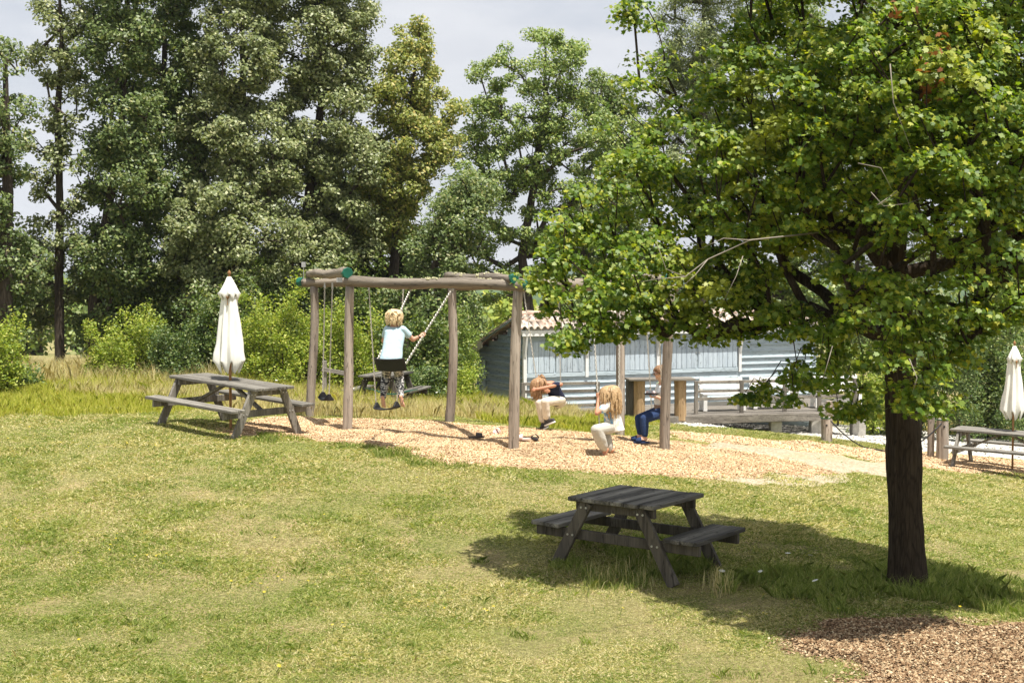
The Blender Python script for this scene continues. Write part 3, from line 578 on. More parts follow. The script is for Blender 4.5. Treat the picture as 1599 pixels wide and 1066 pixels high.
# ---- shrubs ---------------------------------------------------------
def shrub(px, Y, top, wpx, m, label, name='shrub', n=60, nl=90, size=.06, base=None, whip=6, group='shrubs along the tree row', rd=.6, cr=.24):
    x = (px-799.5)/2000*Y; b = V(x, Y, g1(x, Y)); e = empty(name, b, label=label, cat='shrub', group=group)
    s = Y/2000; hgt = (EYE-(top-445)*s)-b.z; w = wpx*s/2; tips = []
    for _ in range(n):
        t = RNG.random()**.8; a = RNG.uniform(0, 2*PI); r = RNG.random()**.5*(1-.45*t*t)
        tips.append(V(math.cos(a)*r*w, math.sin(a)*r*rd, .08+hgt*t*(.82+.25*RNG.random())*(1-.35*r*r)))
    for _ in range(whip):
        a = RNG.uniform(0, 2*PI); tips.append(V(math.cos(a)*w*.8, math.sin(a)*rd*.7, hgt*RNG.uniform(.95, 1.25)))
    mb = MB(); tk = [(V(0,0,-.1), .03), (V(.02,0,hgt*.2), .025), (V(0,.03,hgt*.45), .015)]
    mb.tube([p for p, r in tk], [r for p, r in tk], 6); wood_mesh(tk, tips, mb, .003, .02, step=.25, wig=.12); mb.build('stem', M['obark'], e, smooth=True)
    c = []
    for t in tips:
        k = int(nl*RNG.uniform(.5, 1.4)); r = cr*RNG.uniform(.6, 1.3); u = RNG.normal(0, 1, (k,3)); u /= np.linalg.norm(u, axis=1)[:,None]
        u *= (RNG.random(k)**.5*r)[:,None]; u[:,2] *= 1.1; c.append(np.array(t)+u)
    q = np.concatenate(c); q[:,2] = np.maximum(q[:,2], .02)
    leaves('foliage', q, size, OAK, LM[m], e, up=.6, spread=.55); return e
for a in (
 (-5,24.5,520,70,'lime','pale stalky shrub at the left edge of the meadow'),(25,25.5,590,60,'reed','low weedy shrub at the left edge beside the stalky one'),
 (175,29.5,525,90,'lime','light green bramble, leftmost of the bushes at the dense oaks'),(225,30,500,80,'lime','taller light bramble under the second dense oak'),(270,29,520,80,'reed','dull bramble left of the long table'),(310,30.5,500,70,'reed','olive bush behind the left end of the long table'),
 (400,29,490,75,'lime','bright bush right of the left umbrella'),(440,28.5,470,70,'lime','tall bright bush left of the back left swing post'),(480,29,500,70,'lime','bright bush behind the side hung swing'),(520,29.5,495,60,'lime','bright bush behind the front left swing post'),(560,29.5,520,70,'lime','light bush above the half hidden far table'),
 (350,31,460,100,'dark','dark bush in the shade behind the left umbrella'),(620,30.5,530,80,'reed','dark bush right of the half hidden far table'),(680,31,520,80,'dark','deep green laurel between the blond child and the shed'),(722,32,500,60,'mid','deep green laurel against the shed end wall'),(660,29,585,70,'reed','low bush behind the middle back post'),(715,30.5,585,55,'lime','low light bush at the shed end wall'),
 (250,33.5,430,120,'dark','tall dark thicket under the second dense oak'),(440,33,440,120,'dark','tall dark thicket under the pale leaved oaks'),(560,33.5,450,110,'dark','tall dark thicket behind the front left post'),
 (1365,35,590,60,'lime','bright shrub at the right end of the deck'),(1310,38,540,80,'mid','green shrub behind the right end of the shed'),(1440,34.5,560,90,'reed','dark shrub on the bank right of the maple trunk'),(1500,34,540,80,'reed','reedy shrub on the bank left of the right umbrella'),(1545,36,520,90,'dark','tall dark shrub behind the right umbrella'),(1600,34,560,90,'reed','dark shrub on the bank at the right edge'),(1400,36,540,90,'dark','dark shrub on the bank behind the maple trunk')):
    big = a[4] == 'dark'
    shrub(*a, n=120 if big else 70, nl=110 if big else 90, size=.085 if big else .055, rd=1.0 if big else .7, cr=.34 if big else .24)
# ================================================================== PICNIC TABLES
def picnic(loc, yaw, L, W, Ht, mt, ml, label, nb=5, over=.22, foot=.7, legtop=.29, bo=.95, bw=.36, bh=.44, bl=None, tilt=(0,0), brace=True, cleats=2, warp=.003, th=.042):
    e = empty('picnic_table', loc, label=label, cat='picnic table', rot=(tilt[0], tilt[1], yaw)); bl = bl or L
    def planks(n, w0, w1, z, l, sag=0):
        m = MB(); g = .008; w = (w1-w0-g*(n-1))/n
        for i in range(n):
            y = w0+w*(i+.5)+g*i; dx = RNG.uniform(-.012, .012); dz = RNG.uniform(-warp, warp); a = Matrix.Rotation(RNG.uniform(-.01,.01), 3, 'X')
            m.box((dx, y, z-th/2+dz), (l+RNG.uniform(-.01,.01), w, th), a)
        return m
    planks(nb, -W/2, W/2, Ht, L).build('tabletop', mt, e, bevel=.006)
    xl = L/2-over
    for s in (-1, 1): planks(2, s*bo-(bw if s > 0 else 0), s*bo+(bw if s < 0 else 0), bh, bl).build('bench_seat', mt, e, bevel=.006)
    for sx in (-1, 1):
        for sy in (-1, 1):
            x = sx*xl; MB().bar((x, sy*foot, -.03), (x, sy*legtop, Ht-th-.004), .125, .045, (0,1,0)).build('leg', ml, e, bevel=.005)
        x = sx*(xl-.047); z = bh-th-.055
        m = MB(); m.box((x, 0, z), (.045, 2*bo-.03, .10)); o = m.build('seat_bearer', mt if False else ml, e, bevel=.005)
        MB().box((x, 0, Ht-th-.05), (.045, W-.08, .09)).build('top_cleat', ml, e, bevel=.005)
        if brace: MB().bar((x-sx*.03, 0, z-.01), (sx*(.10), 0, Ht-th-.03), .07, .04, (0,1,0)).build('brace', ml, e, bevel=.004)
    for sx in (-1, 1):
        for sy in (-1, 1):
            for f in (.03, -.03):
                for z in (Ht-th-.06, bh-th-.055):
                    t = (z+.03)/(Ht-th+.026); y = sy*(foot+(legtop-foot)*t)+f
                    MB().tube([(sx*(xl+.02), y, z), (sx*(xl+.031), y, z)], .011, 8).build('bolt', M['steel'], e)
    return e
yaw1 = math.atan2(.79, .61)
cx, cy = 1.255, 12.87
picnic((cx, cy, g1(cx, cy)+.0), yaw1, .98, 1.0, .725, M['dtab'], M['dtabl'], 'nearest dark weathered picnic table standing alone beside the maple', nb=6, over=.06, foot=.70, legtop=.30, bo=.97, bw=.36, bh=.43, brace=False)
cx, cy = -4.28, 19.29; yaw2 = math.atan2(-.62, .785)
z0 = 2.9-1.434-.73
picnic((cx, cy, z0), yaw2, 2.02, .74, .73, M['tab'], M['tabl'], 'long grey picnic table with the white umbrella through its middle, left of the swings', nb=5, over=.15, foot=.62, legtop=.27, bo=.80, bw=.26, bh=.44, tilt=(0, .055))
cx3, cy3 = (1574-799.5)/2000*25, 25.0; yaw3 = math.atan2(-.58, .815)
picnic((cx3, cy3, 2.9-2.86-.74), yaw3, 1.98, .74, .74, M['tab'], M['tabl'], 'grey picnic table cut off by the right edge of the picture', nb=5, over=.15, foot=.66, legtop=.27, bo=.80, bw=.26, bh=.44, tilt=(0, .02))
cx4 = (603-799.5)/2000*27
picnic((cx4, 27.0, 2.9-1.86-.73), math.atan2(.97, .22), 1.5, .74, .73, M['dtab'], M['dtabl'], 'far dark picnic table half hidden in tall grass behind the blond child', nb=5, over=.2, foot=.50, legtop=.25, bo=.76, bw=.26, bh=.42)
# weathered rail end in the tall grass
rl = P(507, 610, 27); rl.z = g1(rl.x, rl.y); e = empty('low_rail', rl, label='low grey rail on a short post in tall grass behind the side hung swing', cat='rail')
MB().box((0,0,.35), (.09,.09,.9)).build('post', M['deckz'], e, bevel=.01)
MB().bar((-.05,-.06,.62), (.62,-.02,.50), .09, .04, (0,0,1)).build('rail', M['deckw'], e, bevel=.006)
# ================================================================== UMBRELLAS
def umbrella(loc, s, ztop, label, seed):
    e = empty('patio_umbrella', loc, label=label, cat='umbrella', group='closed white umbrellas')
    pole = MB(); pole.tube([(0,0,-.15),(0,0,ztop-.04)], .021*s, 12); pole.build('pole', M['upole'], e, smooth=True)
    f = MB(); f.tube([(0,0,ztop-.05),(0,0,ztop-.03),(0,0,ztop-.01),(0,0,ztop+.012),(0,0,ztop+.03),(0,0,ztop+.05)], [.02,.012,.024,.028,.018,.004], 12); f.build('finial', M['upole'], e, smooth=True)
    rr = random.Random(seed)
    def skirt(prof, folds, ph, hem, hemw, n=96):
        vs = []; m = len(prof); of = [rr.uniform(.75, 1.25) for _ in range(folds)]
        for i, (z, r, amp) in enumerate(prof):
            for k in range(n):
                t = 2*PI*k/n; c = abs(math.cos(folds/2*t+ph)); a = of[int((folds*t/(2*PI)))%folds]
                q = .86*s*r*(1-amp+amp*2*(1-c)**.8*a+.05*math.sin(3*t+z*9+ph)+.025*math.sin(7*t+z*23)+.02*math.sin(z*31+t*2))
                zz = z-(hem*(1.9*c**1.6-.3) if i == m-1 else hem*.35*c if i == m-2 else 0)
                vs.append((q*math.cos(t), q*math.sin(t), zz))
        b = MB(); b.add(vs, [(i*n+k, i*n+(k+1)%n, (i+1)*n+(k+1)%n, (i+1)*n+k) for i in range(m-1) for k in range(n)]); return b
    zt = ztop-.055
    body = skirt([(zt-.22, .05, .05),(zt-.27, .115, .12),(zt-.36, .125, .14),(zt-.50,.135,.16),(zt-.66,.155,.18),(zt-.84,.175,.20),(zt-1.0,.195,.22),(zt-1.14,.215,.24),(zt-1.24,.225,.26),(zt-1.29,.215,.30)], 8, .3, .10, 0)
    o = body.build('canopy', M['canvas'], e, smooth=True); sm = o.modifiers.new('thick', 'SOLIDIFY'); sm.thickness = .006
    capm = skirt([(zt, .028, .05),(zt-.05,.055,.08),(zt-.12,.095,.10),(zt-.20,.13,.14),(zt-.265,.165,.18)], 8, .8, .05, 0)
    o = capm.build('vent_cap', M['canvas'], e, smooth=True); sm = o.modifiers.new('thick', 'SOLIDIFY'); sm.thickness = .005
    h = MB(); h.ell((0,-.125,zt-.30), (.022,.02,.03), nu=10, nv=6); h.bar((0,-.13,zt-.32), (0,-.135,zt-.42), .012, .006, (1,0,0)); h.build('hub', M['upole'], e)
    return e
ul = V(-4.255, 19.30, g1(-4.255, 19.3)); umbrella(ul, 1, 2.9-(427-445)*-1/2000*0-(-(445-427)/2000*19.3)-ul.z-.0, 'closed white umbrella standing in the long grey table, left', 3)
ur = V((1585-799.5)/2000*25.05, 25.05, g1((1585-799.5)/2000*25.05, 25.05)); umbrella(ur, .93, 2.9-(536-445)/2000*25.05-ur.z, 'closed white umbrella cut off by the right edge of the picture', 5)
# ================================================================== SWING FRAME
pp = {'FL':(540,672,20.3),'FR':(800,703,18.55),'F3':(1038,703,19.8),'BL':(485,650,22.4),'BM':(702,660,21.4),'B3':(968,680,22.1)}
PT = {k: V((a-799.5)/2000*Y, Y, 0) for k, (a, b, Y) in pp.items()}
for k in PT: PT[k].z = g1(PT[k].x, PT[k].y)+.05
ZB = 2.9; fr0 = V(-.6, 20.3, g1(-.6, 20.3)); fe = empty('log_play_structure', fr0, label='weathered round log swing frame with green end caps over wood chips', cat='play structure'); LF = rel(fe)
tops = {'FL':(547,440),'FR':(809,446),'F3':(1046,450),'BL':(490,436),'BM':(708,444),'B3':(970,444)}
for i, (k, p) in enumerate(PT.items()):
    Y = p.y; t = P(tops[k][0], 447, Y); m = MB(); pts, rs = [], []
    for q in range(15):
        u = q/14; c = (p-V(0,0,.3)).lerp(t, u); bend = .026*math.sin(PI*u*1.7+i*1.3)*(1 if k in ('BL','BM') else .35)
        pts.append(LF(c+V(bend, 0, 0))); rs.append((.082-.012*u)*(1+.03*math.sin(q*2.1+i)))
    o = m.tube(pts, rs, 14, jit=.05, seed=i).build('post', M['post'], fe, smooth=True)
def beam(a, b, r0, r1, z0, z1, ext0, ext1, cap0, cap1, seed, mt='beamx', lichen=6):
    A, B = PT[a].copy(), PT[b].copy(); A.z = z0; B.z = z1; d = (B-A); L = d.length; d.normalize(); A -= d*ext0; B += d*ext1; L = (B-A).length
    h = empty if False else None
    m = MB(); n = 18; pts, rs = [], []
    for i in range(n+1):
        u = i/n; pts.append(V(u*L, .016*math.sin(u*7+seed), .014*math.sin(u*9+seed*2))); rs.append((r0+(r1-r0)*u)*(1+.05*math.sin(u*19+seed)+.04*math.sin(u*43+seed*3)))
    m.tube(pts, rs, 14, jit=.16, seed=seed); o = m.build('beam', M[mt], fe, smooth=True)
    q = d.to_track_quat('X', 'Z'); o.location = LF(A); o.rotation_euler = q.to_euler()
    for flag, x, s in ((cap0, 0, -1), (cap1, L, 1)):
        if flag:
            c = MB(); rr = (r0 if s < 0 else r1)+.008; c.tube([(x-s*.07,0,0),(x+s*.02,0,0),(x+s*.03,0,0)], [rr, rr, rr*.9], 8); g = c.build('end_cap', M['green'], o)
    lm = MB(); rr = random.Random(seed)
    for _ in range(lichen):
        u = rr.uniform(.08, .95); t = rr.uniform(-2.6, .3); r = r0+(r1-r0)*u; cxx = u*L
        for _ in range(9):
            du, dt = rr.gauss(0, .05), rr.gauss(0, .25); rad = rr.uniform(.012, .028)
            lm.ell((cxx+du, (r+.002)*math.cos(t+dt)+.016*math.sin(u*7+seed), (r+.002)*-math.sin(t+dt)+.014*math.sin(u*9+seed*2)), (rad, rad*.5, rad*.5), nu=6, nv=4)
    if lichen: tag(lm.build('lichen', M['lichen'], o), kind='stuff')
    return o
M['lichen'] = plain('pale_lichen', (.52,.50,.30), .95, .2)
# beam height lands just above the post tops, at the camera's own height
beam('FL','FR', .086,.076, 2.955,2.90, -.02, .30, 0, 1, 1)
beam('BL','BM', .075,.075, 2.95,2.93, .22, .25, 1, 0, 2, lichen=2)
beam('BL','FL', .065,.082, 3.09,3.09, .10, .10, 0, 1, 3, 'beamx', 5)
beam('BM','FR', .07,.066, 3.04,2.99, .10, .06, 0, 1, 4, 'beamx', 8)
beam('FR','F3', .085,.085, 2.93,2.86, -.05, .2, 0, 1, 5, lichen=4)
beam('BM','B3', .085,.085, 2.90,2.88, -.05, .25, 0, 1, 6, lichen=2)
beam('B3','F3', .085,.085, 3.00,2.98, .15, .1, 0, 1, 7)
for q, Y in (((474,413),22.3),((528,437),20.4),((532,437),20.3)):
    c = LF(P(q[0], q[1], Y)); m = MB(); m.box(c, (.07,.02,.09) if q[0] < 500 else (.05,.02,.075)); 
    if q[0] < 500: m.tube([c, c-V(0,0,.25)], .006, 6)
    m.build('metal_bracket', M['steel'], fe)
# ------------------------------------------------------------------ swings
def chain(p0, p1, parent, L, pitch=.034):
    p0, p1 = L(p0), L(p1); d = p1-p0; n = max(3, int(d.length/pitch)); d.normalize(); a = d.orthogonal().normalized(); b = d.cross(a); m = MB()
    for i in range(n):
        c = p0.lerp(p1, (i+.5)/n); s = a if i % 2 else b; k = 8; vs = []; fs = []; hl = pitch*.68; hw = .0115; r = .0042
        for j in range(k):
            t = 2*PI*j/k; o = d*(hl*math.cos(t))+s*(hw*math.sin(t)); rad = (d*math.cos(t)+s*math.sin(t)).normalized(); w = d.cross(s)
            for q in range(3): u = 2*PI*q/3; vs.append(c+o+(rad*math.cos(u)+w*math.sin(u))*r*1.25)
        for j in range(k):
            for q in range(3): fs.append((j*3+q, j*3+(q+1)%3, ((j+1)%k)*3+(q+1)%3, ((j+1)%k)*3+q))
        m.add(vs, fs)
    return m.build('chain', M['chain'], parent)
def swing(a0, a1, s0, s1, label, nrm=(0,0,1), depth=.17, sag=.02, endh=.10, group='belt swings hanging from the frame'):
    """a: hooks on the beam, s: seat ends where the chain shackles sit"""
    a0, a1, s0, s1 = map(Vector, (a0, a1, s0, s1)); o = V((a0.x+a1.x)/2, (a0.y+a1.y)/2, (a0.z+a1.z)/2)
    e = empty('swing', o, label=label, cat='swing', group=group); L = rel(e); ax = (s1-s0); w = ax.length; ax.normalize()
    up = ((a0+a1)/2-(s0+s1)/2).normalized(); up = (up-ax*up.dot(ax)).normalized(); fw = ax.cross(up)
    for p in ((a0),(a1)):
        m = MB(); m.tube([L(p)+V(0,0,.05), L(p)], .014, 8); m.box(L(p)+V(0,0,-.02), (.03,.012,.05)); m.build('hook', M['steel'], e)
    chain(a0, s0, e, L); chain(a1, s1, e, L)
    m = MB(); n = 14; vs = []
    for i in range(n+1):
        u = i/n; c = s0.lerp(s1, u)-up*(endh+sag*math.sin(PI*u)+(.0 if 0 < i < n else -.012)); c = L(c)
        for b, q in ((-1,-1),(1,-1),(1,1),(-1,1)): vs.append(c+fw*depth/2*b+up*.011*q)
    fs = [(i*4+k, i*4+(k+1)%4, i*4+4+(k+1)%4, i*4+4+k) for i in range(n) for k in range(4)]+[(3,2,1,0), tuple(n*4+k for k in range(4))]
    m.add(vs, fs)
    for s in (s0, s1):   # moulded triangular lugs
        c = L(s); q = ax if s is s0 else -ax
        vs = [c+fw*(depth/2)-up*(endh-.005), c-fw*(depth/2)-up*(endh-.005), c-fw*.022, c+fw*.022]; vs += [v+q*.035 for v in vs]
        m.add(vs, [(0,1,2,3),(7,6,5,4),(0,4,5,1),(1,5,6,2),(2,6,7,3),(3,7,4,0)])
    m.build('seat', M['rubber'], e, bevel=.008); return e
SW = {}
SW['side'] = swing(P(507,446,21.6), P(519,446,21.1), P(504,611,21.55), P(514,615,21.1), 'empty black swing seen end on between the two leftmost posts')
SW['back'] = swing(P(576,449,21.95), P(630,449,21.65), P(587,628,21.95), P(620,626,21.6), 'empty black swing hanging low behind the bare feet of the blond child', sag=.03)
bs0, bs1 = P(587,567,17.80), P(634,567,17.68)
SW['boy'] = swing(P(643,448,19.62), P(707,450,19.14), bs0, bs1, 'black swing raised high under the blond child', depth=.21, endh=.03, sag=.02)
SW['dark'] = swing(P(817,449,21.75), P(872,449,21.9), P(842,622,21.45), P(876,622,21.75), 'black swing under the bowed child in the navy shirt', endh=.06, sag=.02)
SW['girl'] = swing(P(924,452,19.16), P(968,453,19.4), P(936,661,18.45), P(966,661,18.75), 'black swing under the long haired child in the white shirt', endh=.05, sag=.04)
SW['right'] = swing(P(1006,452,20.77), P(1025,452,20.2), P(1018,643,20.75), P(1036,643,20.25), 'black swing under the seated child behind the right front post', endh=.05, sag=.03)
# green cord in the grass
cpts = [P(586,609,22.6), P(595,613,22.5), P(605,615,22.5), P(618,615,22.4), P(630,612,22.4), P(640,610,22.5)]
m = MB(); o0 = cpts[0].copy(); o0.z = g1(o0.x, o0.y); m.tube([P(570,606,26.3)]+cpts+[P(652,608,26.3)], .010, 8)
tag(m.build('cord', M['green'], smooth=True, loc=o0), 'thin green cord sagging over dry grass behind the bare feet', 'cord')
# ================================================================== SANDALS ON THE CHIPS
def gzc(px, py):
    x, y = hit(px, py); d = sdist(PL['chips'], np.array([x]), np.array([y]))[0]
    return V(x, y, g1(x, y)+min(.03, max(0, d*.25))+.012)
def sandal(px, py, yaw, m1, label, slide=True, tip=0):
    p = gzc(px, py); e = empty('sandal', p, label=label, cat='sandal', rot=(tip, 0, yaw)); s = MB(); n = 16; vs = []
    for z in (0, .022):
        for k in range(n):
            t = 2*PI*k/n; vs.append((.125*math.cos(t), .043*math.sin(t)*(1+.22*math.cos(t)), z+.006*math.cos(t)**2))
    s.add(vs, [tuple(range(n-1,-1,-1)), tuple(range(n,2*n))]+[(k,(k+1)%n,n+(k+1)%n,n+k) for k in range(n)]); s.build('sole', m1, e)
    st = MB(); vs = []
    for i in range(9):
        t = PI*i/8
        for x in (-.005, .085): vs.append((x, .052*math.cos(t), .018+.062*math.sin(t)*(1 if x < .05 else .75)))
    st.add(vs, [(2*i,2*i+1,2*i+3,2*i+2) for i in range(8)]); o = st.build('strap', m1, e, smooth=True); q = o.modifiers.new('thick','SOLIDIFY'); q.thickness = .006
    return e
M['pink'] = plain('pale_pink', (.72,.55,.52), .6, .08); M['dk'] = plain('dark_grey_foam', (.05,.045,.045), .7)
sandal(744,688,.15, M['dk'], 'dark grey slide sandal lying left of the front middle post')
sandal(773,679,1.3, M['pink'], 'pale pink sandal tipped on its side, farther back than the dark ones', tip=1.2)
sandal(816,691,3.0, M['pink'], 'pale pink sandal lying flat just right of the front middle post')
sandal(836,691,1.75, M['dk'], 'dark slide sandal with its open strap facing the camera, rightmost of four')
# ================================================================== SHED
UA = math.radians(25); u_ = V(math.cos(UA), math.sin(UA), 0); v_ = V(-math.sin(UA), math.cos(UA), 0)
s0 = P(820, 600, 33); s0.z = 2.9-3.3; sh = empty('shed', s0, UA, 'blue grey boarded shed with a terracotta tile roof and white trim', 'shed')
LEN, DEP = 9.3, 3.1; HF = 2.06; ZR = 2.9-47/2000*33.1-s0.z; ZE = HF+.10; ZBk = 2.9-98/2000*35.9-s0.z
def lap(p0, p1, z0, z1, out, name, m, step=.18):
    """lap siding: wedge boards from z0 up to height function/constant z1"""
    p0, p1, out = Vector(p0), Vector(p1), Vector(out); b = MB(); z = z0
    while z < (z1 if not callable(z1) else 9):
        zt = z+step+.02; A, B = p0.copy(), p1.copy()
        if callable(z1):
            q = z1(zt);
            if q is None: break
            A, B = q
        elif zt > z1: zt = z1
        if zt-z < .03: break
        vs = []
        for e in (A, B):
            vs += [e+out*.078+V(0,0,z), e+out*.070+V(0,0,min(zt,z+.03)), e+out*.022+V(0,0,min(zt,z+.04)), e+out*.008+V(0,0,zt), e+V(0,0,zt), e+V(0,0,z)]
        b.add(vs, [tuple(range(6)), tuple(range(11,5,-1))]+[(k,6+k,6+(k+1)%6,(k+1)%6) for k in range(6)]); z += step
    return b.build(name, m, sh)
# end gable wall (profile follows the rake)
slope = (ZR-ZBk)/(DEP+.2)
def gab(zt):
    ymax = min(DEP, .15+(ZR-.10-zt)/slope)
    if ymax < .3: return None
    return V(0,0,0), V(0,ymax,0)
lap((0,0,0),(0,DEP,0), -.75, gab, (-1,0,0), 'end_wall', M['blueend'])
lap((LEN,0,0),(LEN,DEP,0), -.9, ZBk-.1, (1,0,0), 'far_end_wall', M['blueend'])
MB().box((LEN/2, DEP-.03, .6), (LEN-.02, .05, 3.0-.9)).build('back_wall', M['blue'], sh)
# front wall: siding below and beside the shutters, plain boards above
lap((.06,0,0),(LEN,0,0), -.9, .90, (0,-.55,0), 'front_wall', M['blue'])
sx = lambda px: ((P(px,560,33)).x-s0.x)   # rough, refined below
def ux(px):  # distance along the front face that shows at image column px
    r = ray(px, 560); a, b = r.x, r.y; t = (s0.x*b-s0.y*a)/(a*u_.y-b*u_.x); return t
XB = ux(1151)
lap((XB+.05,0,0),(LEN,0,0), .902, HF+.05, (0,-.55,0), 'front_wall', M['blue'])
MB().box((XB/2, -.012, .955), (XB, .07, .10)).build('sill_board', M['blue'], sh, bevel=.005)
MB().box(((XB)/2+.02, .0, 1.0+(HF-1.0)/2+.1), (XB-.04, .03, HF-1.0+.2)).build('upper_wall', M['blue'], sh)
edges = [822,866,911,919,1024,1030,1088,1151]
for a, b in ((823,865.5),(867,910),(920,966),(967,1021),(1031,1087),(1089,1150)):
    x0, x1 = ux(a), ux(b); m = MB(); n = max(3, round((x1-x0)/.155)); w = (x1-x0)/n
    for i in range(n): m.box((x0+w*(i+.5), -.03-.003*RNG.random(), 1.01+.41), (w-.010, .022, .80))
    o = m.build('shutter', M['bluev'], sh, bevel=.004)
    MB().box((x0+.03 if a in (867,967,1089) else x1-.03, -.048, 1.45), (.05,.012,.03)).build('latch', M['steel'], o)
for px in (818, 915, 1026, 1154):
    x = ux(px); MB().box((x, -.045, .90+.53), (.085, .055, 1.10)).build('post', M['white'], sh, bevel=.004)
    MB().bar((x, -.07, HF-.62), (x+.0, -.20, HF-.03), .06, .045, (1,0,0)).build('roof_bracket', M['white'], sh, bevel=.004)
MB().box((-.03, -.03, .45), (.09,.09,2.6)).build('corner_board', M['white'], sh, bevel=.004)
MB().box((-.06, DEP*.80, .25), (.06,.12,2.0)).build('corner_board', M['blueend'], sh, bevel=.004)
# roof
OV = .25
def tiles(p_top, p_bot, x0, x1, name, thick=.03, per=.19):
    """corrugated canal tiles running down from p_top (y,z) to p_bot, in stepped courses"""
    (y0, z0), (y1, z1) = p_top, p_bot; L = math.hypot(y1-y0, z1-z0); nc = max(2, round(L/.33)); nx = int((x1-x0)/per*8); vs = []; fs = []
    rows = []
    for c in range(nc):
        for e_, lift in ((0, .0), (1.06, .022)): t = (c+e_)/nc; rows.append((y0+(y1-y0)*t, z0+(z1-z0)*t+lift-.01*e_, c))
    for (y, z, c) in rows:
        for i in range(nx+1):
            x = x0+(x1-x0)*i/nx; ph = math.sin(2*PI*x/per); vs.append((x, y, z+.038*(abs(ph)**.7*(1 if ph > 0 else -1))+.004*math.sin(x*9+c*2)))
    for r in range(len(rows)-1):
        if True:
            for i in range(nx): a = r*(nx+1)+i; fs.append((a, a+1, a+nx+2, a+nx+1))
    m = MB(); m.add(vs, fs); o = m.build(name, M['tile'], sh, smooth=True); q = o.modifiers.new('thick','SOLIDIFY'); q.thickness = thick; q.offset = -1; return o
YR = .22
o = tiles((YR, ZR), (-OV, ZE+.03), -.22, LEN+.2, 'roof'); 
o2 = tiles((YR, ZR), (DEP+.22, ZBk), -.22, LEN+.2, 'roof')
m = MB(); k = int((LEN+.42)/.38)
for i in range(k):
    x = -.22+i*(LEN+.42)/k; pts = [(x-.02, YR, ZR+.035), (x+(LEN+.42)/k+.015, YR, ZR+.02)]; m.tube(pts, [.095,.08], 12)
m.build('ridge_tile', M['tile'], o, smooth=True)
MB().box((LEN/2, YR-.15, ZR-.045), (LEN+.3, .03, .05)).build('ridge_mortar', M['concrete'], o)
MB().box((LEN/2, -OV+.05, HF+.0), (LEN+.36, .035, .15)).build('fascia', M['white'], sh, bevel=.004)
MB().bar((-.19, -OV+.06, HF+.0), (-.19, YR, ZR-.16), .13, .03, (0,0,1)).build('barge_board', M['white'], sh)
MB().bar((-.19, DEP+.2, ZBk-.13), (-.19, DEP-.75, ZBk-.13+slope*.95), .20, .03, (0,0,1)).build('barge_board', M['white'], sh)
MB().bar((-.19, DEP-.75, ZBk-.06+slope*.95), (-.19, YR, ZR-.055), .05, .025, (0,0,1)).build('barge_board', M['blueend'], sh)
MB().box((LEN/2, -OV/2+.1, HF+.1), (LEN, .04, .06)).build('rafter_plate', M['white'], sh)
# ---- deck ------------------------------------------------------------
ZD = 2.9-3.22; dA, dB = V((1040-799.5)/2000*31.4, 31.4, ZD), V((1349-799.5)/2000*32.6, 32.6, ZD); d0 = dA.copy()
dk = empty('deck', d0, label='low timber deck on concrete blocks along the shed front', cat='deck'); LD = rel(dk)
dB2 = dB+(dB-dA).normalized()*0
m = MB(); m.bar(LD(dA)-V(0,0,.105), LD(dB2)-V(0,0,.105), .20, .10, (0,0,1)); m.build('edge_beam', M['deckw'], dk, bevel=.01)
fA, fB = s0+u_*.3-v_*.08, s0+u_*(LEN)-v_*.08; fA.z = fB.z = ZD; n = 12; m = MB()
dA0 = s0+u_*.3-v_*1.5; dA0.z = ZD
for i in range(n):   # deck boards parallel to the front
    t0, t1 = (i+.06)/n, (i+.94)/n
    q = [LD((dA+V(0,.06,0)).lerp(fA, t0)), LD((dB2+V(-.02,.06,0)).lerp(fB, t0)), LD((dB2+V(-.02,.06,0)).lerp(fB, t1)), LD((dA+V(0,.06,0)).lerp(fA, t1))]
    m.add(q+[a-V(0,0,.035) for a in q], [(0,1,2,3),(7,6,5,4),(0,4,5,1),(1,5,6,2),(2,6,7,3),(3,7,4,0)])
m.build('deck_boards', M['deckw'], dk)
for px, Y in ((1341,32.75),(1212,32.2),(1275,32.5)):
    p = P(px, 660, Y); p.z = 0; zg = g1(p.x, Y)-.1; zt = ZD-.21; p.z = (zg+zt)/2; MB().box(LD(p)+V(0,.1,0), (.34 if px > 1300 else .28, .3, zt-zg)).build('concrete_block', M['concrete'], dk, bevel=.012)
MB().bar(LD(P(935,648,32.0)), LD(P(1045,652,31.6)), .10, .22, (0,0,1)).build('step_board', M['deckw'], dk, bevel=.01)
# slatted railings
def railing(p0, p1, zs, posts, zb, label, name='slatted_railing', tall=None):
    p0, p1 = Vector(p0), Vector(p1); o = p0.copy(); o.z = zb; e = empty(name, o, label=label, cat='railing'); L = rel(e)
    d = (p1-p0).normalized(); back = V(-d.y, d.x, 0)*.05
    for z in zs: a, b = p0.copy(), p1.copy(); a.z = b.z = z; MB().bar(L(a+back), L(b+back), .075, .028, (0,0,1)).build('rail', M['deckw'], e, bevel=.004)
    for t in posts: q = p0.lerp(p1, t); z1 = (tall or max(zs)+.04); MB().box(L(V(q.x, q.y, (z1+zb-.1)/2)), (.10,.07,z1-zb+.1)).build('post', M['deckz'], e, bevel=.006)
    return e
Yr = 31.6; zz = lambda py, Y=31.6: 2.9-(py-445)/2000*Y
railing(P(817,620,31.6), P(937,620,32.0), [zz(y) for y in (600,612,624,635,645)], (0,.97), zz(648), 'grey slatted railing left of the tall bar table')
railing(P(1087,620,31.9), P(1335,620,32.9), [zz(y,32) for y in (597,611,623)], (0,.28,.55,.77,1), zz(649,32), 'long grey slatted railing on the deck, right of the bar table')
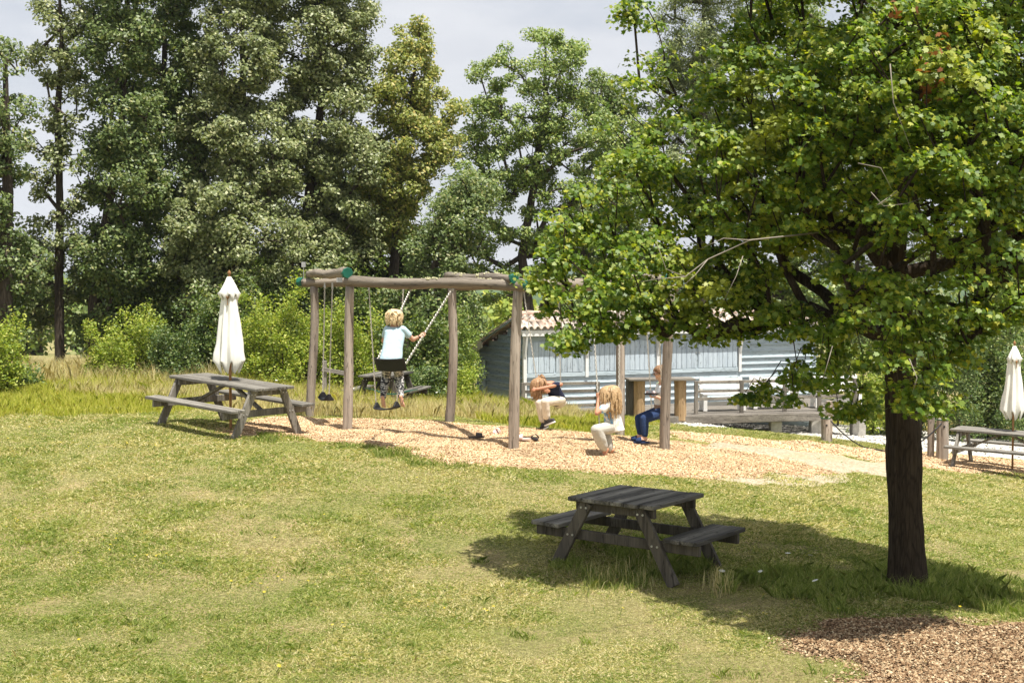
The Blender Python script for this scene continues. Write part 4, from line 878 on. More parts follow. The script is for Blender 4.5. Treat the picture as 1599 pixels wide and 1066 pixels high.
def bench(px, Y, w, label):
    px -= 0
    b = P(px, 650, Y); b.z = ZD+.02; e = empty('white_bench', b, UA*.4, label, 'bench', 'white benches on the deck')
    for s in (-1, 1):
        MB().box((s*(w/2-.06), -.16, .21), (.10,.06,.42)).build('leg', M['white'], e, bevel=.004); MB().box((s*(w/2-.06), .18, .42), (.08,.06,.84)).build('leg', M['white'], e, bevel=.004)
    MB().box((0, -.02, .43), (w, .38, .035)).build('seat', M['white'], e, bevel=.004)
    m = MB(); m.box((0,.14,.60), (w,.03,.10)); m.box((0,.14,.76), (w,.03,.10)); m.box((0,.14,.16), (w,.03,.10)); m.build('backrest', M['white'], e, bevel=.004); return e
bench(1128, 32.7, 1.15, 'white bench on the deck, first right of the bar table')
bench(1208, 33.3, 1.25, 'white bench on the deck behind the hanging maple leaves')
bench(1305, 33.6, 1.3, 'white bench at the right end of the deck')
# bar table
bt = P(1030, 640, 31.5); bt.z = ZD-.02; e = empty('bar_table', bt, .12, 'tall bar table of thick sawn trunks and a plank top, before the shed', 'bar table')
k = 31.5/2000
MB().box((0,0,(640-581)*k+.0), (106*k,.55,.06)).build('tabletop', M['deckw'], e, bevel=.012)
for sx_ in (-1, 1):
    m = MB(); h = (640-583)*k; m.tube([(sx_*33*k,0,-.1),(sx_*33*k,0,h*.5),(sx_*33*k,0,h)], [.155,.15,.155], 9, jit=.12, seed=sx_+3); m.build('trunk_leg', M['bole'], e, bevel=.0)
MB().box((-45*k,.1,.45), (.2,.25,.9)).build('side_post', M['dtabl'], e, bevel=.01)
# ---- rope posts --------------------------------------------------------
def rpost(px, py, Y, ht, label, r=.11, tall=None):
    b = V((px-799.5)/2000*Y, Y, g1((px-799.5)/2000*Y, Y)); e = empty('rope_post', b, label=label, cat='post', group='log posts with rope along the path')
    m = MB(); m.tube([(0,0,-.2),(0.01,0,ht*.4),(0,0,ht-.01),(0,0,ht)], [r,r*.97,r*.95,r*.85], 12, jit=.08, seed=px); m.build('log', M['post'], e, smooth=False)
    c = MB(); c.tube([(0,0,ht-.035),(0,0,ht-.012)], r*1.03, 12); c.build('green_band', M['green'], e)
    h = MB(); h.tube([(0,-r*1.02,ht-.16),(0,-r*.6,ht-.16)], .02, 8); h.build('rope_hole', M['rubber'], e)
    if tall: t = MB(); t.tube([(tall[0],.12,-.2),(tall[0],.12,tall[1])], .07, 10, jit=.08, seed=1); t.build('slim_log', M['post'], e)
    return b, ht
k = 25.5/2000; p1, h1 = rpost(1291, 693, 25.5, (693-652)*k, 'short log post with green band before the deck, left end of rope', .095, (.10, (693-628)*k))
k = 26/2000; p2, h2 = rpost(1474, 718, 26, (718-652)*k, 'pair of log posts with rope standing left of the cut off table', .125, (-.19, (718-648)*k))
a = p1+V(.1,-.02,h1-.08); b = p2+V(-.05,-.1,h2-.1); m = MB(); pts = [a.lerp(b, i/16)-V(0,0,.62*4*(i/16)*(1-i/16)) for i in range(17)]
pts = [V(q.x, q.y, max(q.z, g1(q.x, q.y)+.05)) for q in pts]; m.tube(pts, .014, 6); tag(m.build('rope', M['rubber'], smooth=True, loc=a), 'dark rope drooping between the two log posts behind the maple trunk', 'rope')
c = P(1640,585,26.5); b = P(1573,572,27.6); 
# ================================================================== FLOWERS
def flower_proto(name, col, hgt, r, petals, mname):
    o = MB(); 
    for k_ in range(petals):
        t = 2*PI*k_/petals; o.add([(r*.15*math.cos(t-.6), r*.15*math.sin(t-.6), hgt), (r*math.cos(t-.22), r*math.sin(t-.22), hgt+.004), (r*math.cos(t+.22), r*math.sin(t+.22), hgt+.004), (r*.15*math.cos(t+.6), r*.15*math.sin(t+.6), hgt)], [(0,1,2,3)])
    return o
M['yf'] = plain('yellow_petal', (.62,.48,.02), .6, .08); M['wf'] = plain('white_petal', (.80,.80,.74), .7, .05); M['stem'] = plain('flower_stem', (.12,.18,.04), .8)
def flowers(spots, col, label, group, hgt, r, pet, name):
    first = None
    for (x, y) in spots:
        if first is None:
            e = empty(name, (x, y, g1(x, y)), label=label, cat='flower', group=group); flower_proto('f', col, hgt, r, pet, '').build('petals', col, e)
            MB().tube([(0,0,0),(.01,0,hgt)], .0025, 4).build('stem', M['stem'], e); first = e; kids = list(e.children); continue
        c = first.copy(); COL.objects.link(c); c.location = (x, y, g1(x, y)); s = RNG.uniform(.7, 1.3); c.scale = (s, s, s); c.rotation_euler = (RNG.normal(0,.3), RNG.normal(0,.3), RNG.uniform(0, 6))
        for q in kids: d = q.copy(); COL.objects.link(d); d.parent = c
sp = []
for px, py, n, rx, ry in ((20,820,7,30,8),(165,855,5,30,14),(250,880,9,25,12),(400,930,9,35,14),(450,915,5,60,14),(130,885,3,60,25),(540,990,3,20,12),(660,950,4,20,12),(740,960,4,40,15),(430,1050,1,3,3),(127,1012,1,3,3),(235,932,1,2,2),(370,830,3,80,20),(560,800,3,100,20),(960,940,3,60,20),(1210,935,4,60,18),(1190,965,3,20,8),(1100,745,8,60,5),(60,700,8,60,25),(180,690,8,90,25),(620,770,4,120,20),(1480,800,5,90,25),(1308,963,1,2,2),(1498,960,1,2,2)):
    for _ in range(n): sp.append(hit(min(1590, max(5, px+RNG.normal(0, rx*.6))), min(1060, max(655, py+RNG.normal(0, ry*.6)))))
flowers(sp, M['yf'], 'tiny yellow wildflower in the lawn', 'yellow wildflowers dotted over the lawn', .06, .013, 6, 'yellow_flower')
flowers([hit(*q) for q in ((1230,884),(1264,886),(1190,906),(1126,912),(1280,928))], M['wf'], 'white wildflower in the shaded grass between near table and maple', 'white wildflowers by the maple', .13, .03, 9, 'white_flower')
flowers([hit(*q) for q in ((455,640),(510,632),(660,625),(690,636),(430,618),(745,620),(560,632),(720,628))], M['wf'], 'small white flower head above the tall dry grass behind the swings', 'white flowers in the tall dry grass', .42, .035, 8, 'white_flower')
# ================================================================== PEOPLE
DG = bpy.context.evaluated_depsgraph_get
def solid(mb, voxel=.008, it=4, fac=.5):
    me = mb.mesh('tmp'); o = bpy.data.objects.new('tmp', me); COL.objects.link(o)
    r = o.modifiers.new('r', 'REMESH'); r.mode = 'VOXEL'; r.voxel_size = voxel; r.use_smooth_shade = True
    if it: q = o.modifiers.new('s', 'SMOOTH'); q.factor = fac; q.iterations = it
    out = bpy.data.meshes.new_from_object(o.evaluated_get(DG())); bpy.data.objects.remove(o); bpy.data.meshes.remove(me); return out
def chainb(mb, pts, n=12):
    for (a, ra), (b, rb) in zip(pts, pts[1:]): mb.cap(a, ra, b, rb, n)
def loft(mb, secs, side, front, n=20):
    """secs: (centre, half width, half depth)"""
    vs = []; side = Vector(side).normalized(); front = Vector(front).normalized()
    for c, a, b in secs:
        for k in range(n):
            t = 2*PI*k/n; co, si = math.cos(t), math.sin(t)
            vs.append(Vector(c)+side*a*math.copysign(abs(co)**.85, co)+front*b*math.copysign(abs(si)**.85, si))
    m = len(secs); mb.add(vs, [(i*n+k, i*n+(k+1)%n, (i+1)*n+(k+1)%n, (i+1)*n+k) for i in range(m-1) for k in range(n)]+[tuple(range(n-1,-1,-1)), tuple((m-1)*n+k for k in range(n))])
def basis(x, y, z): return Matrix((x, y, z)).transposed()
def head(mb, c, up, fw, s=1.0):
    up = Vector(up).normalized(); fw = Vector(fw); fw = (fw-up*fw.dot(up)).normalized(); rt = fw.cross(up); B = basis(rt, fw, up)
    A = lambda x, y, z: c+(rt*x+fw*y+up*z)*s
    mb.ell(A(0,-.012,.02), (.074*s,.090*s,.088*s), B); mb.cap(A(0,.018,-.01), .060*s, A(0,.035,-.062), .036*s); mb.cap(A(0,.060,-.082), .016*s, A(0,.052,-.078), .020*s)
    mb.cap(A(0,.082,.008), .008*s, A(0,.098,-.020), .012*s, 8)                      # nose
    mb.cap(A(-.018,.076,-.046), .007*s, A(.018,.076,-.046), .007*s, 8)               # lips
    for q in (-1, 1):
        mb.ell(A(q*.076,-.008,-.008), (.010*s,.018*s,.028*s), B, 8, 6); mb.cap(A(q*.012,.076,.020), .008*s, A(q*.042,.066,.018), .008*s, 8)  # ears, brows
        mb.cap(A(q*.035,.052,-.022), .024*s, A(q*.035,.045,-.03), .022*s, 8)         # cheeks
    return A, B
def eyes(A, s, parent, L):
    for q in (-1, 1):
        m = MB(); m.ell(L(A(q*.030,.0765,-.001)), (.011*s,)*3, nu=10, nv=8); o = m.build('eye', M['eyew'], parent, smooth=True)
        m = MB(); m.ell(L(A(q*.030,.0855,-.001)), (.0052*s,)*3, nu=8, nv=6); m.build('iris', M['eyeb'], o, smooth=True)
def grip(mb, wrist, g, ax, s=1.0, out=None):
    """fist closed on a chain at g running along ax"""
    ax = Vector(ax).normalized(); w = (Vector(wrist)-g); w = (w-ax*w.dot(ax)).normalized(); b = ax.cross(w)
    if out is not None and b.dot(Vector(out)) < 0: b = -b
    palm = g+w*.030*s; mb.cap(wrist, .022*s, palm+ax*.012*s, .021*s, 8); mb.cap(palm-ax*.020*s, .017*s, palm+ax*.022*s, .017*s, 8)
    for i, (o, l) in enumerate(((.028,1.0),(.010,1.08),(-.008,1.0),(-.025,.86))):
        c = g+ax*o*s; pts = [(c+w*.028*s+b*.010*s, .0085*s), (c+b*.026*s+w*.006*s, .0085*s), (c+b*.012*s-w*.022*s*l, .008*s), (c-b*.012*s*l-w*.014*s, .0072*s)]
        chainb(mb, pts, 8)
    c = g+ax*.030*s; chainb(mb, [(c+w*.024*s-b*.014*s, .010*s), (c-b*.024*s+w*.0*s+ax*.006*s, .009*s), (c-b*.012*s-w*.020*s+ax*.004*s, .0078*s)], 8)
def openhand(mb, wrist, d, nrm, s=1.0, curl=.35, thumb=1):
    d = Vector(d).normalized(); nrm = Vector(nrm); nrm = (nrm-d*nrm.dot(d)).normalized(); sd_ = d.cross(nrm)
    w = Vector(wrist); p = w+d*.06*s; mb.cap(w, .020*s, w+d*.018*s, .021*s, 8)
    for o in (-.022,-.007,.008,.023): mb.cap(w+d*.016*s+sd_*o*.7*s, .013*s, p+sd_*o*s, .0115*s, 8)
    for o, l in ((-.024,.055),(-.008,.066),(.009,.062),(.025,.048)):
        a = p+sd_*o*s; k1 = d*math.cos(curl)+nrm*math.sin(curl); k2 = d*math.cos(curl*2.4)+nrm*math.sin(curl*2.4)
        chainb(mb, [(a, .0088*s), (a+k1*l*.5*s, .0082*s), (a+k1*l*.5*s+k2*l*.5*s, .007*s)], 8)
    a = w+d*.018*s-sd_*.024*s*thumb; chainb(mb, [(a, .012*s), (a-sd_*.022*s*thumb+d*.024*s+nrm*.01*s, .0095*s), (a-sd_*.026*s*thumb+d*.046*s+nrm*.018*s, .008*s)], 8)
def foot(mb, ankle, toe, sole, s=1.0, toes=True):
    """bare foot from the heel under the ankle to the toes; sole is the direction the sole faces"""
    ankle, toe = Vector(ankle), Vector(toe); so_ = Vector(sole).normalized(); d = toe-ankle; d = (d-so_*d.dot(so_)).normalized(); sd_ = d.cross(so_)
    hl = ankle+so_*.045*s-d*.02*s; mb.cap(ankle, .030*s, hl, .027*s, 10); b = hl+d*.115*s
    mb.cap(hl, .026*s, b+sd_*.010*s, .021*s, 10); mb.cap(ankle+d*.01*s, .028*s, b-sd_*.012*s, .020*s, 10)
    if toes:
        for o, l, r in ((-.024,.045,.0115),(-.009,.042,.009),(.004,.037,.0085),(.015,.031,.008),(.026,.023,.0075)): mb.cap(b+sd_*o*s, r*s, b+sd_*o*s*1.05+d*l*s, r*.9*s, 8)
def hairblob(A, s, n, ln, drop, seed, wave=.0, front=.35, r=.0075, grav=V(0,0,-1)):
    m = MB(); rr = random.Random(seed); O = A(0,-.012,.02); up = (A(0,0,1)-A(0,0,0)).normalized(); fw = (A(0,1,0)-A(0,0,0)).normalized(); rt = (A(1,0,0)-A(0,0,0)).normalized()
    m.ell(A(0,-.018,.028), (.083*s,.095*s,.088*s), basis(rt, fw, up), 16, 10)
    for _ in range(n):
        t = rr.uniform(0, 2*PI); ph = rr.uniform(.05, 1.7); x, y, z = math.sin(ph)*math.cos(t), math.sin(ph)*math.sin(t), math.cos(ph)
        if y > .40 and z < .35: continue
        p = A(x*.078, y*.090-.014, z*.086+.026); L_ = ln*rr.uniform(.75, 1.1)*(front if y > .5 else 1); k = 8; pts = [(p, r)]
        d = None; wx = V(rr.gauss(0,1), rr.gauss(0,1), 0)*wave
        for i in range(k):
            nrm = (p-O).normalized(); near = (p-O).length < .135*s
            g = grav-nrm*grav.dot(nrm) if near and grav.dot(nrm) < .15 else grav
            if g.length < .3: g = g+(nrm-up*nrm.dot(up))*.8-fw*.3
            g = g.normalized()+nrm*(.10 if near else .0)+wx*math.sin(i*1.1+t)*.8; d = g if d is None else d*.45+g*.55; d = d.normalized()
            c = p+d*L_/k; dd = c-O
            if dd.length < .095*s: c = O+dd.normalized()*(.093+.006*rr.random())*s
            p = c; pts.append((p, max(.0036, r*(1-.7*((i+1)/k)**2))))
        chainb(m, pts, 6)
    return m
M['skin'] = plain('skin', (.56,.31,.21), .55, .06, 20); M['skint'] = plain('tanned_skin', (.47,.23,.14), .55, .06, 20); M['skinf'] = plain('fair_skin', (.62,.38,.28), .55, .06, 20)
for m_ in ('skin','skint','skinf'):
    b_ = M[m_].node_tree.nodes['Principled BSDF']; b_.inputs['Subsurface Weight'].default_value = .08; b_.inputs['Subsurface Radius'].default_value = (.02,.008,.004)
M['eyew'] = plain('eye_white', (.75,.72,.68), .3, .02); M['eyeb'] = plain('iris_brown', (.05,.03,.02), .2, .1)
def hairmat(name, a, b_):
    m, nt, b = mat(name, .5, .4); f = noise(nt, coords(nt, (1,1,.25)), 90, 4); nt.links.new(ramp(nt, f, [(.35,a),(.65,b_)]), b.inputs['Base Color']); return m
M['blond'] = hairmat('blond_hair', (.46,.31,.15), (.78,.62,.38)); M['brown'] = hairmat('brown_hair', (.13,.07,.035), (.30,.17,.085)); M['dkblond'] = hairmat('dark_blond_hair', (.28,.17,.08), (.58,.40,.22)); M['lbrown'] = hairmat('light_brown_hair', (.22,.12,.055), (.42,.25,.13))
def cloth(name, c, sc=30, var=.1):
    m, nt, b = mat(name, .9, .15); f = noise(nt, coords(nt), sc, 4); g = noise(nt, coords(nt), 7, 3)
    nt.links.new(ramp(nt, f, [(.3,tuple(x*(1-var) for x in c)),(.7,c)]), b.inputs['Base Color']); bump(nt, b, g, .8, .03); return m
M['paleblue'] = cloth('pale_blue_cotton', (.44,.58,.65)); M['navy'] = cloth('navy_cotton', (.022,.025,.05)); M['cream'] = cloth('cream_cotton', (.72,.64,.52)); M['lgrey'] = cloth('light_grey_linen', (.47,.45,.40)); M['navyb'] = cloth('navy_blue_cotton', (.025,.045,.11)); M['jersey'] = cloth('taupe_jersey', (.30,.22,.18))
m_, nt, b = mat('camouflage_print', .9, .15); f = noise(nt, coords(nt, (1,1,1.8)), 17, 2, .5); nt.links.new(ramp(nt, f, [(.0,(.03,.03,.034)),(.44,(.14,.135,.135)),(.50,(.50,.48,.47)),(.60,(.06,.06,.065))], 'CONSTANT'), b.inputs['Base Color']); M['camo'] = m_
m_, nt, b = mat('white_shirt_blue_print', .9, .15); f = noise(nt, coords(nt), 5.2, 2, .5); nt.links.new(ramp(nt, f, [(.0,(.10,.26,.50)),(.38,(.20,.40,.64)),(.44,(.80,.79,.77)),(.60,(.74,.60,.52)),(.64,(.80,.79,.77))], 'CONSTANT'), b.inputs['Base Color']); M['print'] = m_
m_, nt, b = mat('white_shirt_green_yoke', .9, .15); co_t = coords(nt); sp_ = N(nt, 'ShaderNodeSeparateXYZ'); nt.links.new(co_t, sp_.inputs[0]); f = noise(nt, co_t, 9, 2)
mr = N(nt, 'ShaderNodeMath', operation='ADD'); nt.links.new(sp_.outputs[2], mr.inputs[0]); mu = N(nt, 'ShaderNodeMath', operation='MULTIPLY'); mu.inputs[1].default_value = .12; nt.links.new(f, mu.inputs[0]); nt.links.new(mu.outputs[0], mr.inputs[1])
nt.links.new(ramp(nt, mr.outputs[0], [(.0,(.72,.74,.74)),(.47,(.74,.78,.72)),(.50,(.60,.75,.42))], 'CONSTANT'), b.inputs['Base Color']); M['yoke'] = m_
def person(mb, skin, label, org, voxel=.007):
    org = Vector(org); me = solid(mb, voxel, 3); 
    for v in me.vertices: v.co -= org
    o = link('person', me, M[skin], None, True, org); return tag(o, label, 'person')
def wear(name, mb, m, o, voxel=.008, it=4):
    me = solid(mb, voxel, it)
    for v in me.vertices: v.co -= o.location
    return link(name, me, M[m], o, True)
# ---------------------------------------------------------------- blond child, back to the camera, high on the back swing
def J(px, py, Y): return P(px, py, Y)
hd = J(615,496,18.100); up = V(.03,.12,1); fw = V(-.25,1,-.1); sd1 = V(.97,.24,0).normalized(); fr1 = V(-.24,.97,0)
b = MB(); A, B = head(b, hd, up, fw, .98); b.cap(hd+V(0,-.01,-.05), .045, J(616,509,18.100), .048)
pel = J(611,561,17.890); ch = J(616,525,18.050); sl, sr = J(605,514,18.100), J(629,514.5,18.070)
loft(b, [(pel+V(0,0,-.06), .09,.07), (pel, .12,.085), (J(613,545,17.970), .105,.075), (ch, .125,.085), (J(617,515,18.090), .125,.07), (J(616,509,18.100), .06,.05)], sd1, fr1)
gR = bs1.lerp(SW['boy']['_a1'] if False else P(707,450,19.14), .36); gL = bs0.lerp(P(643,448,19.62), .40)
axR = (P(707,450,19.14)-bs1); axL = (P(643,448,19.62)-bs0)
elR = J(645,530,18.150); wR = gR+V(-.045,-.05,-.015); chainb(b, [(sr, .042), (elR, .033), (wR, .022)]); grip(b, wR, gR, axR, .85, (0,1,0))
elL = J(599,532,18.30); wL = gL+V(.01,-.06,-.01); chainb(b, [(sl, .042), (elL, .033), (wL, .022)]); grip(b, wL, gL, axL, .85, (0,1,0))
hipL, hipR = J(605,566,17.930), J(620,566,17.910); kL, kR = J(603,586,18.22), J(623,585,18.2); aL, aR = J(598,621,18.070), J(626.5,620,18.040)
for h_, k_, a_, t_ in ((hipL,kL,aL,J(601,638,18.120)),(hipR,kR,aR,J(632,639,18.100))): chainb(b, [(h_, .07), (k_, .05), (k_.lerp(a_, .3), .05), (a_, .030)]); foot(b, a_, t_, (-.05,-.95,-.12), .95)
o = person(b, 'skin', 'blond barefoot child seen from behind, swinging high in a pale blue shirt', pel)
s_ = MB(); loft(s_, [(J(610,564,17.870), .160,.105), (J(611,556,17.900), .158,.105), (J(613,543,17.960), .145,.10), (ch, .148,.105), (J(617,516,18.080), .150,.09), (J(616.5,510,18.100), .085,.06)], sd1, fr1)
chainb(s_, [(sr, .056), (sr.lerp(elR, .52), .054)]); chainb(s_, [(sl, .056), (sl.lerp(elL, .52), .054)])
wear('shirt', s_, 'paleblue', o)
t = MB(); loft(t, [(pel+V(0,0,-.08), .12,.09), (pel+V(0,0,-.02), .135,.10), (pel+V(0,0,.05), .125,.09)], sd1, fr1)
for h_, k_, a_ in ((hipL,kL,aL),(hipR,kR,aR)): chainb(t, [(h_, .085), (k_, .068), (k_.lerp(a_, .35), .066), (k_.lerp(a_, .86), .044), (k_.lerp(a_, .95), .046)])
wear('camouflage_trousers', t, 'camo', o)
wear('hair', hairblob(A, 1.0, 520, .15, .55, 4, .22, r=.0055), 'blond', o, .005, 3)
eyes(A, .98, o, lambda p: p-o.location)
m = MB(); m.tube([wR+V(0,0,.0)+(wR-elR).normalized()*-.01, wR-(wR-elR).normalized()*.022], .028, 10); m.v = [tuple(Vector(v)-o.location) for v in m.v]; m.build('wristband', M['rubber'], o)
# ---------------------------------------------------------------- child bent over folded arms, navy shirt, cream trousers
hd = J(842,600,21.38); up = V(-.45,-.35,.55); fw = V(-.55,-.35,-.9); sd2 = V(.45,-.89,0); fr2 = V(-.85,-.5,.1)
b = MB(); A, B = head(b, hd, up, fw, 1.0); pel = J(872,624,21.55); sn = J(860,599,21.42); b.cap(hd+V(.03,.0,-.0), .045, sn, .05)
side2 = V(.42,-.9,0).normalized(); ax_ = (sn-pel).normalized(); fr2 = side2.cross(ax_)
loft(b, [(pel-ax_*.07, .10,.08), (pel, .125,.09), (pel.lerp(sn,.4), .11,.08), (pel.lerp(sn,.75), .13,.09), (pel.lerp(sn,.97), .13,.07), (sn+ax_*.03, .06,.05)], side2, fr2)
sN, sF = sn+side2*.13-ax_*.02, sn-side2*.13-ax_*.02
aN0, aN1 = P(842,622,21.45), P(817,449,21.75); bN0, bN1 = P(876,622,21.75), P(872,449,21.9)
eN = J(876,600,21.30); hN = J(838,607.5,21.22); chainb(b, [(sN, .042), (eN, .034), (hN, .024)]); openhand(b, hN, (-1,-.1,-.15), (0,1,-.3), .85, .5)
eF = J(868,606,21.2); hF = J(855,609,21.16); chainb(b, [(sF, .042), (J(849,612,21.5), .034), (J(851,609.5,21.25), .024)]); openhand(b, J(851,609.5,21.25), (.9,-.3,-.1), (0,1,0), .85, .6)
hN2, hF2 = pel+side2*.075, pel-side2*.075; kN, kF = J(851,627,21.12), J(842,628,21.3); aN, aF = J(854,655,21.2), J(849,661,21.35)
for h_, k_, a_, t_ in ((hN2,kN,aN,J(866,664,21.1)),(hF2,kF,aF,J(842,671,21.2))): chainb(b, [(h_, .075), (k_, .055), (k_.lerp(a_, .3), .05), (a_, .032)])
o = person(b, 'skint', 'child in navy shirt and cream trousers bowed over folded arms on a swing', pel); Lp = lambda p: p-o.location
s_ = MB(); loft(s_, [(pel-ax_*.06, .145,.115), (pel, .15,.12), (pel.lerp(sn,.4), .14,.11), (pel.lerp(sn,.75), .15,.11), (pel.lerp(sn,.96), .145,.085), (sn+ax_*.01, .08,.06)], side2, fr2)
chainb(s_, [(sN, .056), (sN.lerp(eN, .5), .055)]); chainb(s_, [(sF, .056), (sF.lerp(J(849,612,21.5), .5), .055)]); wear('shirt', s_, 'navy', o)
t = MB(); loft(t, [(pel-ax_*.12, .12,.10), (pel-ax_*.04, .138,.11), (pel+ax_*.03, .135,.10)], side2, fr2)
for h_, k_, a_, f_ in ((hN2,kN,aN,.80),(hF2,kF,aF,.80)): chainb(t, [(h_, .092), (k_, .072), (k_.lerp(a_, .4), .070), (k_.lerp(a_, f_), .068)])
wear('trousers', t, 'cream', o); wear('hair', hairblob(A, .95, 480, .30, .7, 9, .15, r=.0055), 'lbrown', o, .0055, 5); eyes(A, 1.0, o, Lp)
def shoe(a_, toe, so_, parent, mt='dk'):
    m = MB(); so_ = Vector(so_).normalized(); d = (toe-a_); d = (d-so_*d.dot(so_)).normalized(); sdd = d.cross(so_)
    hl = a_+so_*.045-d*.03; m.cap(a_-so_*.02, .042, hl, .040, 10); m.cap(hl, .040, hl+d*.15, .036, 10); m.cap(a_, .040, hl+d*.10-so_*.01, .036, 10); me = solid(m, .007, 3)
    for v in me.vertices: v.co -= parent.location
    q = link('shoe', me, M[mt], parent, True)
    w = MB(); vs = []; n = 16
    for z in (.026, .048):
        for k in range(n): t = 2*PI*k/n; vs.append(hl+d*(.062+.128*math.cos(t))+sdd*.047*math.sin(t)+so_*z-parent.location)
    w.add(vs, [tuple(range(n)), tuple(range(2*n-1,n-1,-1))]+[(k,n+k,n+(k+1)%n,(k+1)%n) for k in range(n)]); w.build('sole', M['white'], q)
    lc = MB()
    for i in range(4): c = hl+d*(.045+.022*i)-so_*(.058-.009*i)-parent.location; lc.bar(c-sdd*.022, c+sdd*.022, .008, .006, d)
    lc.bar(hl+d*.04-so_*.054-parent.location, hl+d*.12-so_*.028-parent.location, .010, .006, sdd); lc.build('laces', M['white'], q)
shoe(aN, J(866,664,21.1), (-.25,.15,1) if False else (.35,-.2,-1), o); shoe(aF, J(842,671,21.15), (.45,-.1,-1), o)
# ---------------------------------------------------------------- girl in the printed shirt
hd = J(951,613,18.55); up = V(.05,-.02,1); fw = V(-.97,.05,-.12); b = MB(); A, B = head(b, hd, up, fw, .95)
pel = J(958,666,18.62); sn = J(954,629,18.57); side3 = V(-.35,-.94,0).normalized(); ax_ = (sn-pel).normalized(); fr3 = side3.cross(ax_); b.cap(hd+V(.01,0,-.05), .044, sn, .046)
loft(b, [(pel-ax_*.05, .09,.08), (pel, .125,.09), (pel.lerp(sn,.4), .105,.075), (pel.lerp(sn,.75), .125,.085), (pel.lerp(sn,.96), .125,.07), (sn+ax_*.03, .06,.05)], side3, fr3)
g0, g1_ = P(936,661,18.45), P(924,452,19.16); gg = g0.lerp(g1_, .205); sN = sn+side3*.125-ax_*.02; sF = sn-side3*.125-ax_*.02
eN = J(932,645,18.38); wN = gg+V(.008,-.035,-.045); chainb(b, [(sN, .042), (eN, .034), (wN, .022)]); grip(b, wN, gg, g1_-g0, .9, (-1,0,0))
r0, r1_ = P(966,661,18.75), P(968,453,19.4); gf = r0.lerp(r1_, .17); eF = J(960,650,18.95); chainb(b, [(sF, .042), (eF, .034), (gf+V(-.03,.0,-.03), .022)]); grip(b, gf+V(-.03,.0,-.03), gf, r1_-r0, .9, (0,1,0))
hN, hF = pel+side3*.07, pel-side3*.07; kN, kF = J(931,671,18.30), J(941,672,18.62); aN, aF = J(944,701,18.42), J(952,702,18.55)
for h_, k_, a_, t_ in ((hN,kN,aN,J(949,716,18.42)),(hF,kF,aF,J(945,716,18.62))): chainb(b, [(h_, .07), (k_, .05), (k_.lerp(a_, .3), .048), (a_, .030)]); foot(b, a_, t_, (.55,.1,-.35), .9)
o = person(b, 'skint', 'long haired barefoot child on a swing in a white shirt with blue print', pel)
s_ = MB(); loft(s_, [(pel-ax_*.06+V(.02,0,0), .165,.135), (pel+V(.01,0,0), .165,.13), (pel.lerp(sn,.4), .15,.12), (pel.lerp(sn,.75), .16,.11), (pel.lerp(sn,.95), .155,.09), (sn+ax_*.01, .08,.06)], side3, fr3)
chainb(s_, [(sN, .060), (sN.lerp(eN, .5), .062)]); chainb(s_, [(sF, .060), (sF.lerp(eF, .5), .062)]); wear('shirt', s_, 'print', o)
t = MB(); loft(t, [(pel-ax_*.08, .12,.10), (pel-ax_*.0, .138,.11)], side3, fr3)
for h_, k_, a_ in ((hN,kN,aN),(hF,kF,aF)): chainb(t, [(h_, .092), (k_, .082), (k_.lerp(a_, .45), .092), (k_.lerp(a_, .8), .075), (k_.lerp(a_, .94), .052)])
wear('trousers', t, 'lgrey', o, .009, 5); wear('hair', hairblob(A, .90, 560, .42, .6, 12, .18, r=.0055), 'dkblond', o, .0055, 5); eyes(A, 1.0, o, lambda p: p-o.location)
# ---------------------------------------------------------------- child with glasses holding a dish
hd = J(1030,582,20.38); up = V(-.12,0,1); fw = V(-1,-.25,-.25); b = MB(); A, B = head(b, hd, up, fw, 1.02)
pel = J(1034,642,20.48); sn = J(1034,601,20.42); side4 = V(.2,-.98,0).normalized(); ax_ = (sn-pel).normalized(); fr4 = side4.cross(ax_); b.cap(hd+V(.01,0,-.05), .045, sn, .048)
loft(b, [(pel-ax_*.07, .10,.085), (pel, .13,.095), (pel.lerp(sn,.35)+V(-.01,0,0), .12,.09), (pel.lerp(sn,.75), .13,.095), (pel.lerp(sn,.96), .135,.075), (sn+ax_*.03, .06,.05)], side4, fr4)
sN, sF = sn+side4*.14-ax_*.02, sn-side4*.14-ax_*.02; dish = J(1017,615,20.25)
eN = J(1036,624,20.22); wN = J(1026,619.5,20.18); chainb(b, [(sN, .044), (eN, .036), (wN, .024)]); openhand(b, wN, (-1,.15,.02), (0,.1,1), .95, .25, -1)
eF = J(1036,624,20.62); wF = J(1024,620,20.42); chainb(b, [(sF, .044), (eF, .036), (wF, .024)]); openhand(b, wF, (-1,-.3,.02), (0,.1,1), .95, .25, 1)
hN, hF = pel+side4*.075, pel-side4*.075; kN, kF = J(1006,654,20.15), J(998,653,20.45); aN, aF = J(1007,693,20.12), J(1000,692,20.35)
aN.z = g1(aN.x, aN.y)+.155; aF.z = g1(aF.x, aF.y)+.155
for h_, k_, a_ in ((hN,kN,aN),(hF,kF,aF)): chainb(b, [(h_, .078), (k_, .056), (k_.lerp(a_, .3), .052), (a_, .032)]); foot(b, a_, a_+V(-.15,-.03,-.045), (0,0,-1), .95)
o = person(b, 'skinf', 'child with glasses sitting on a swing in navy trousers, holding a dish', pel); Lp = lambda p: p-o.location
s_ = MB(); loft(s_, [(pel.lerp(sn,.16), .135,.11), (pel.lerp(sn,.4)+V(-.01,0,0), .145,.115), (pel.lerp(sn,.75), .155,.115), (pel.lerp(sn,.96), .155,.09), (sn+ax_*.01, .08,.06)], side4, fr4)
chainb(s_, [(sN, .062), (sN.lerp(eN, .6), .062)]); chainb(s_, [(sF, .062), (sF.lerp(eF, .6), .062)]); wear('shirt', s_, 'yoke', o)
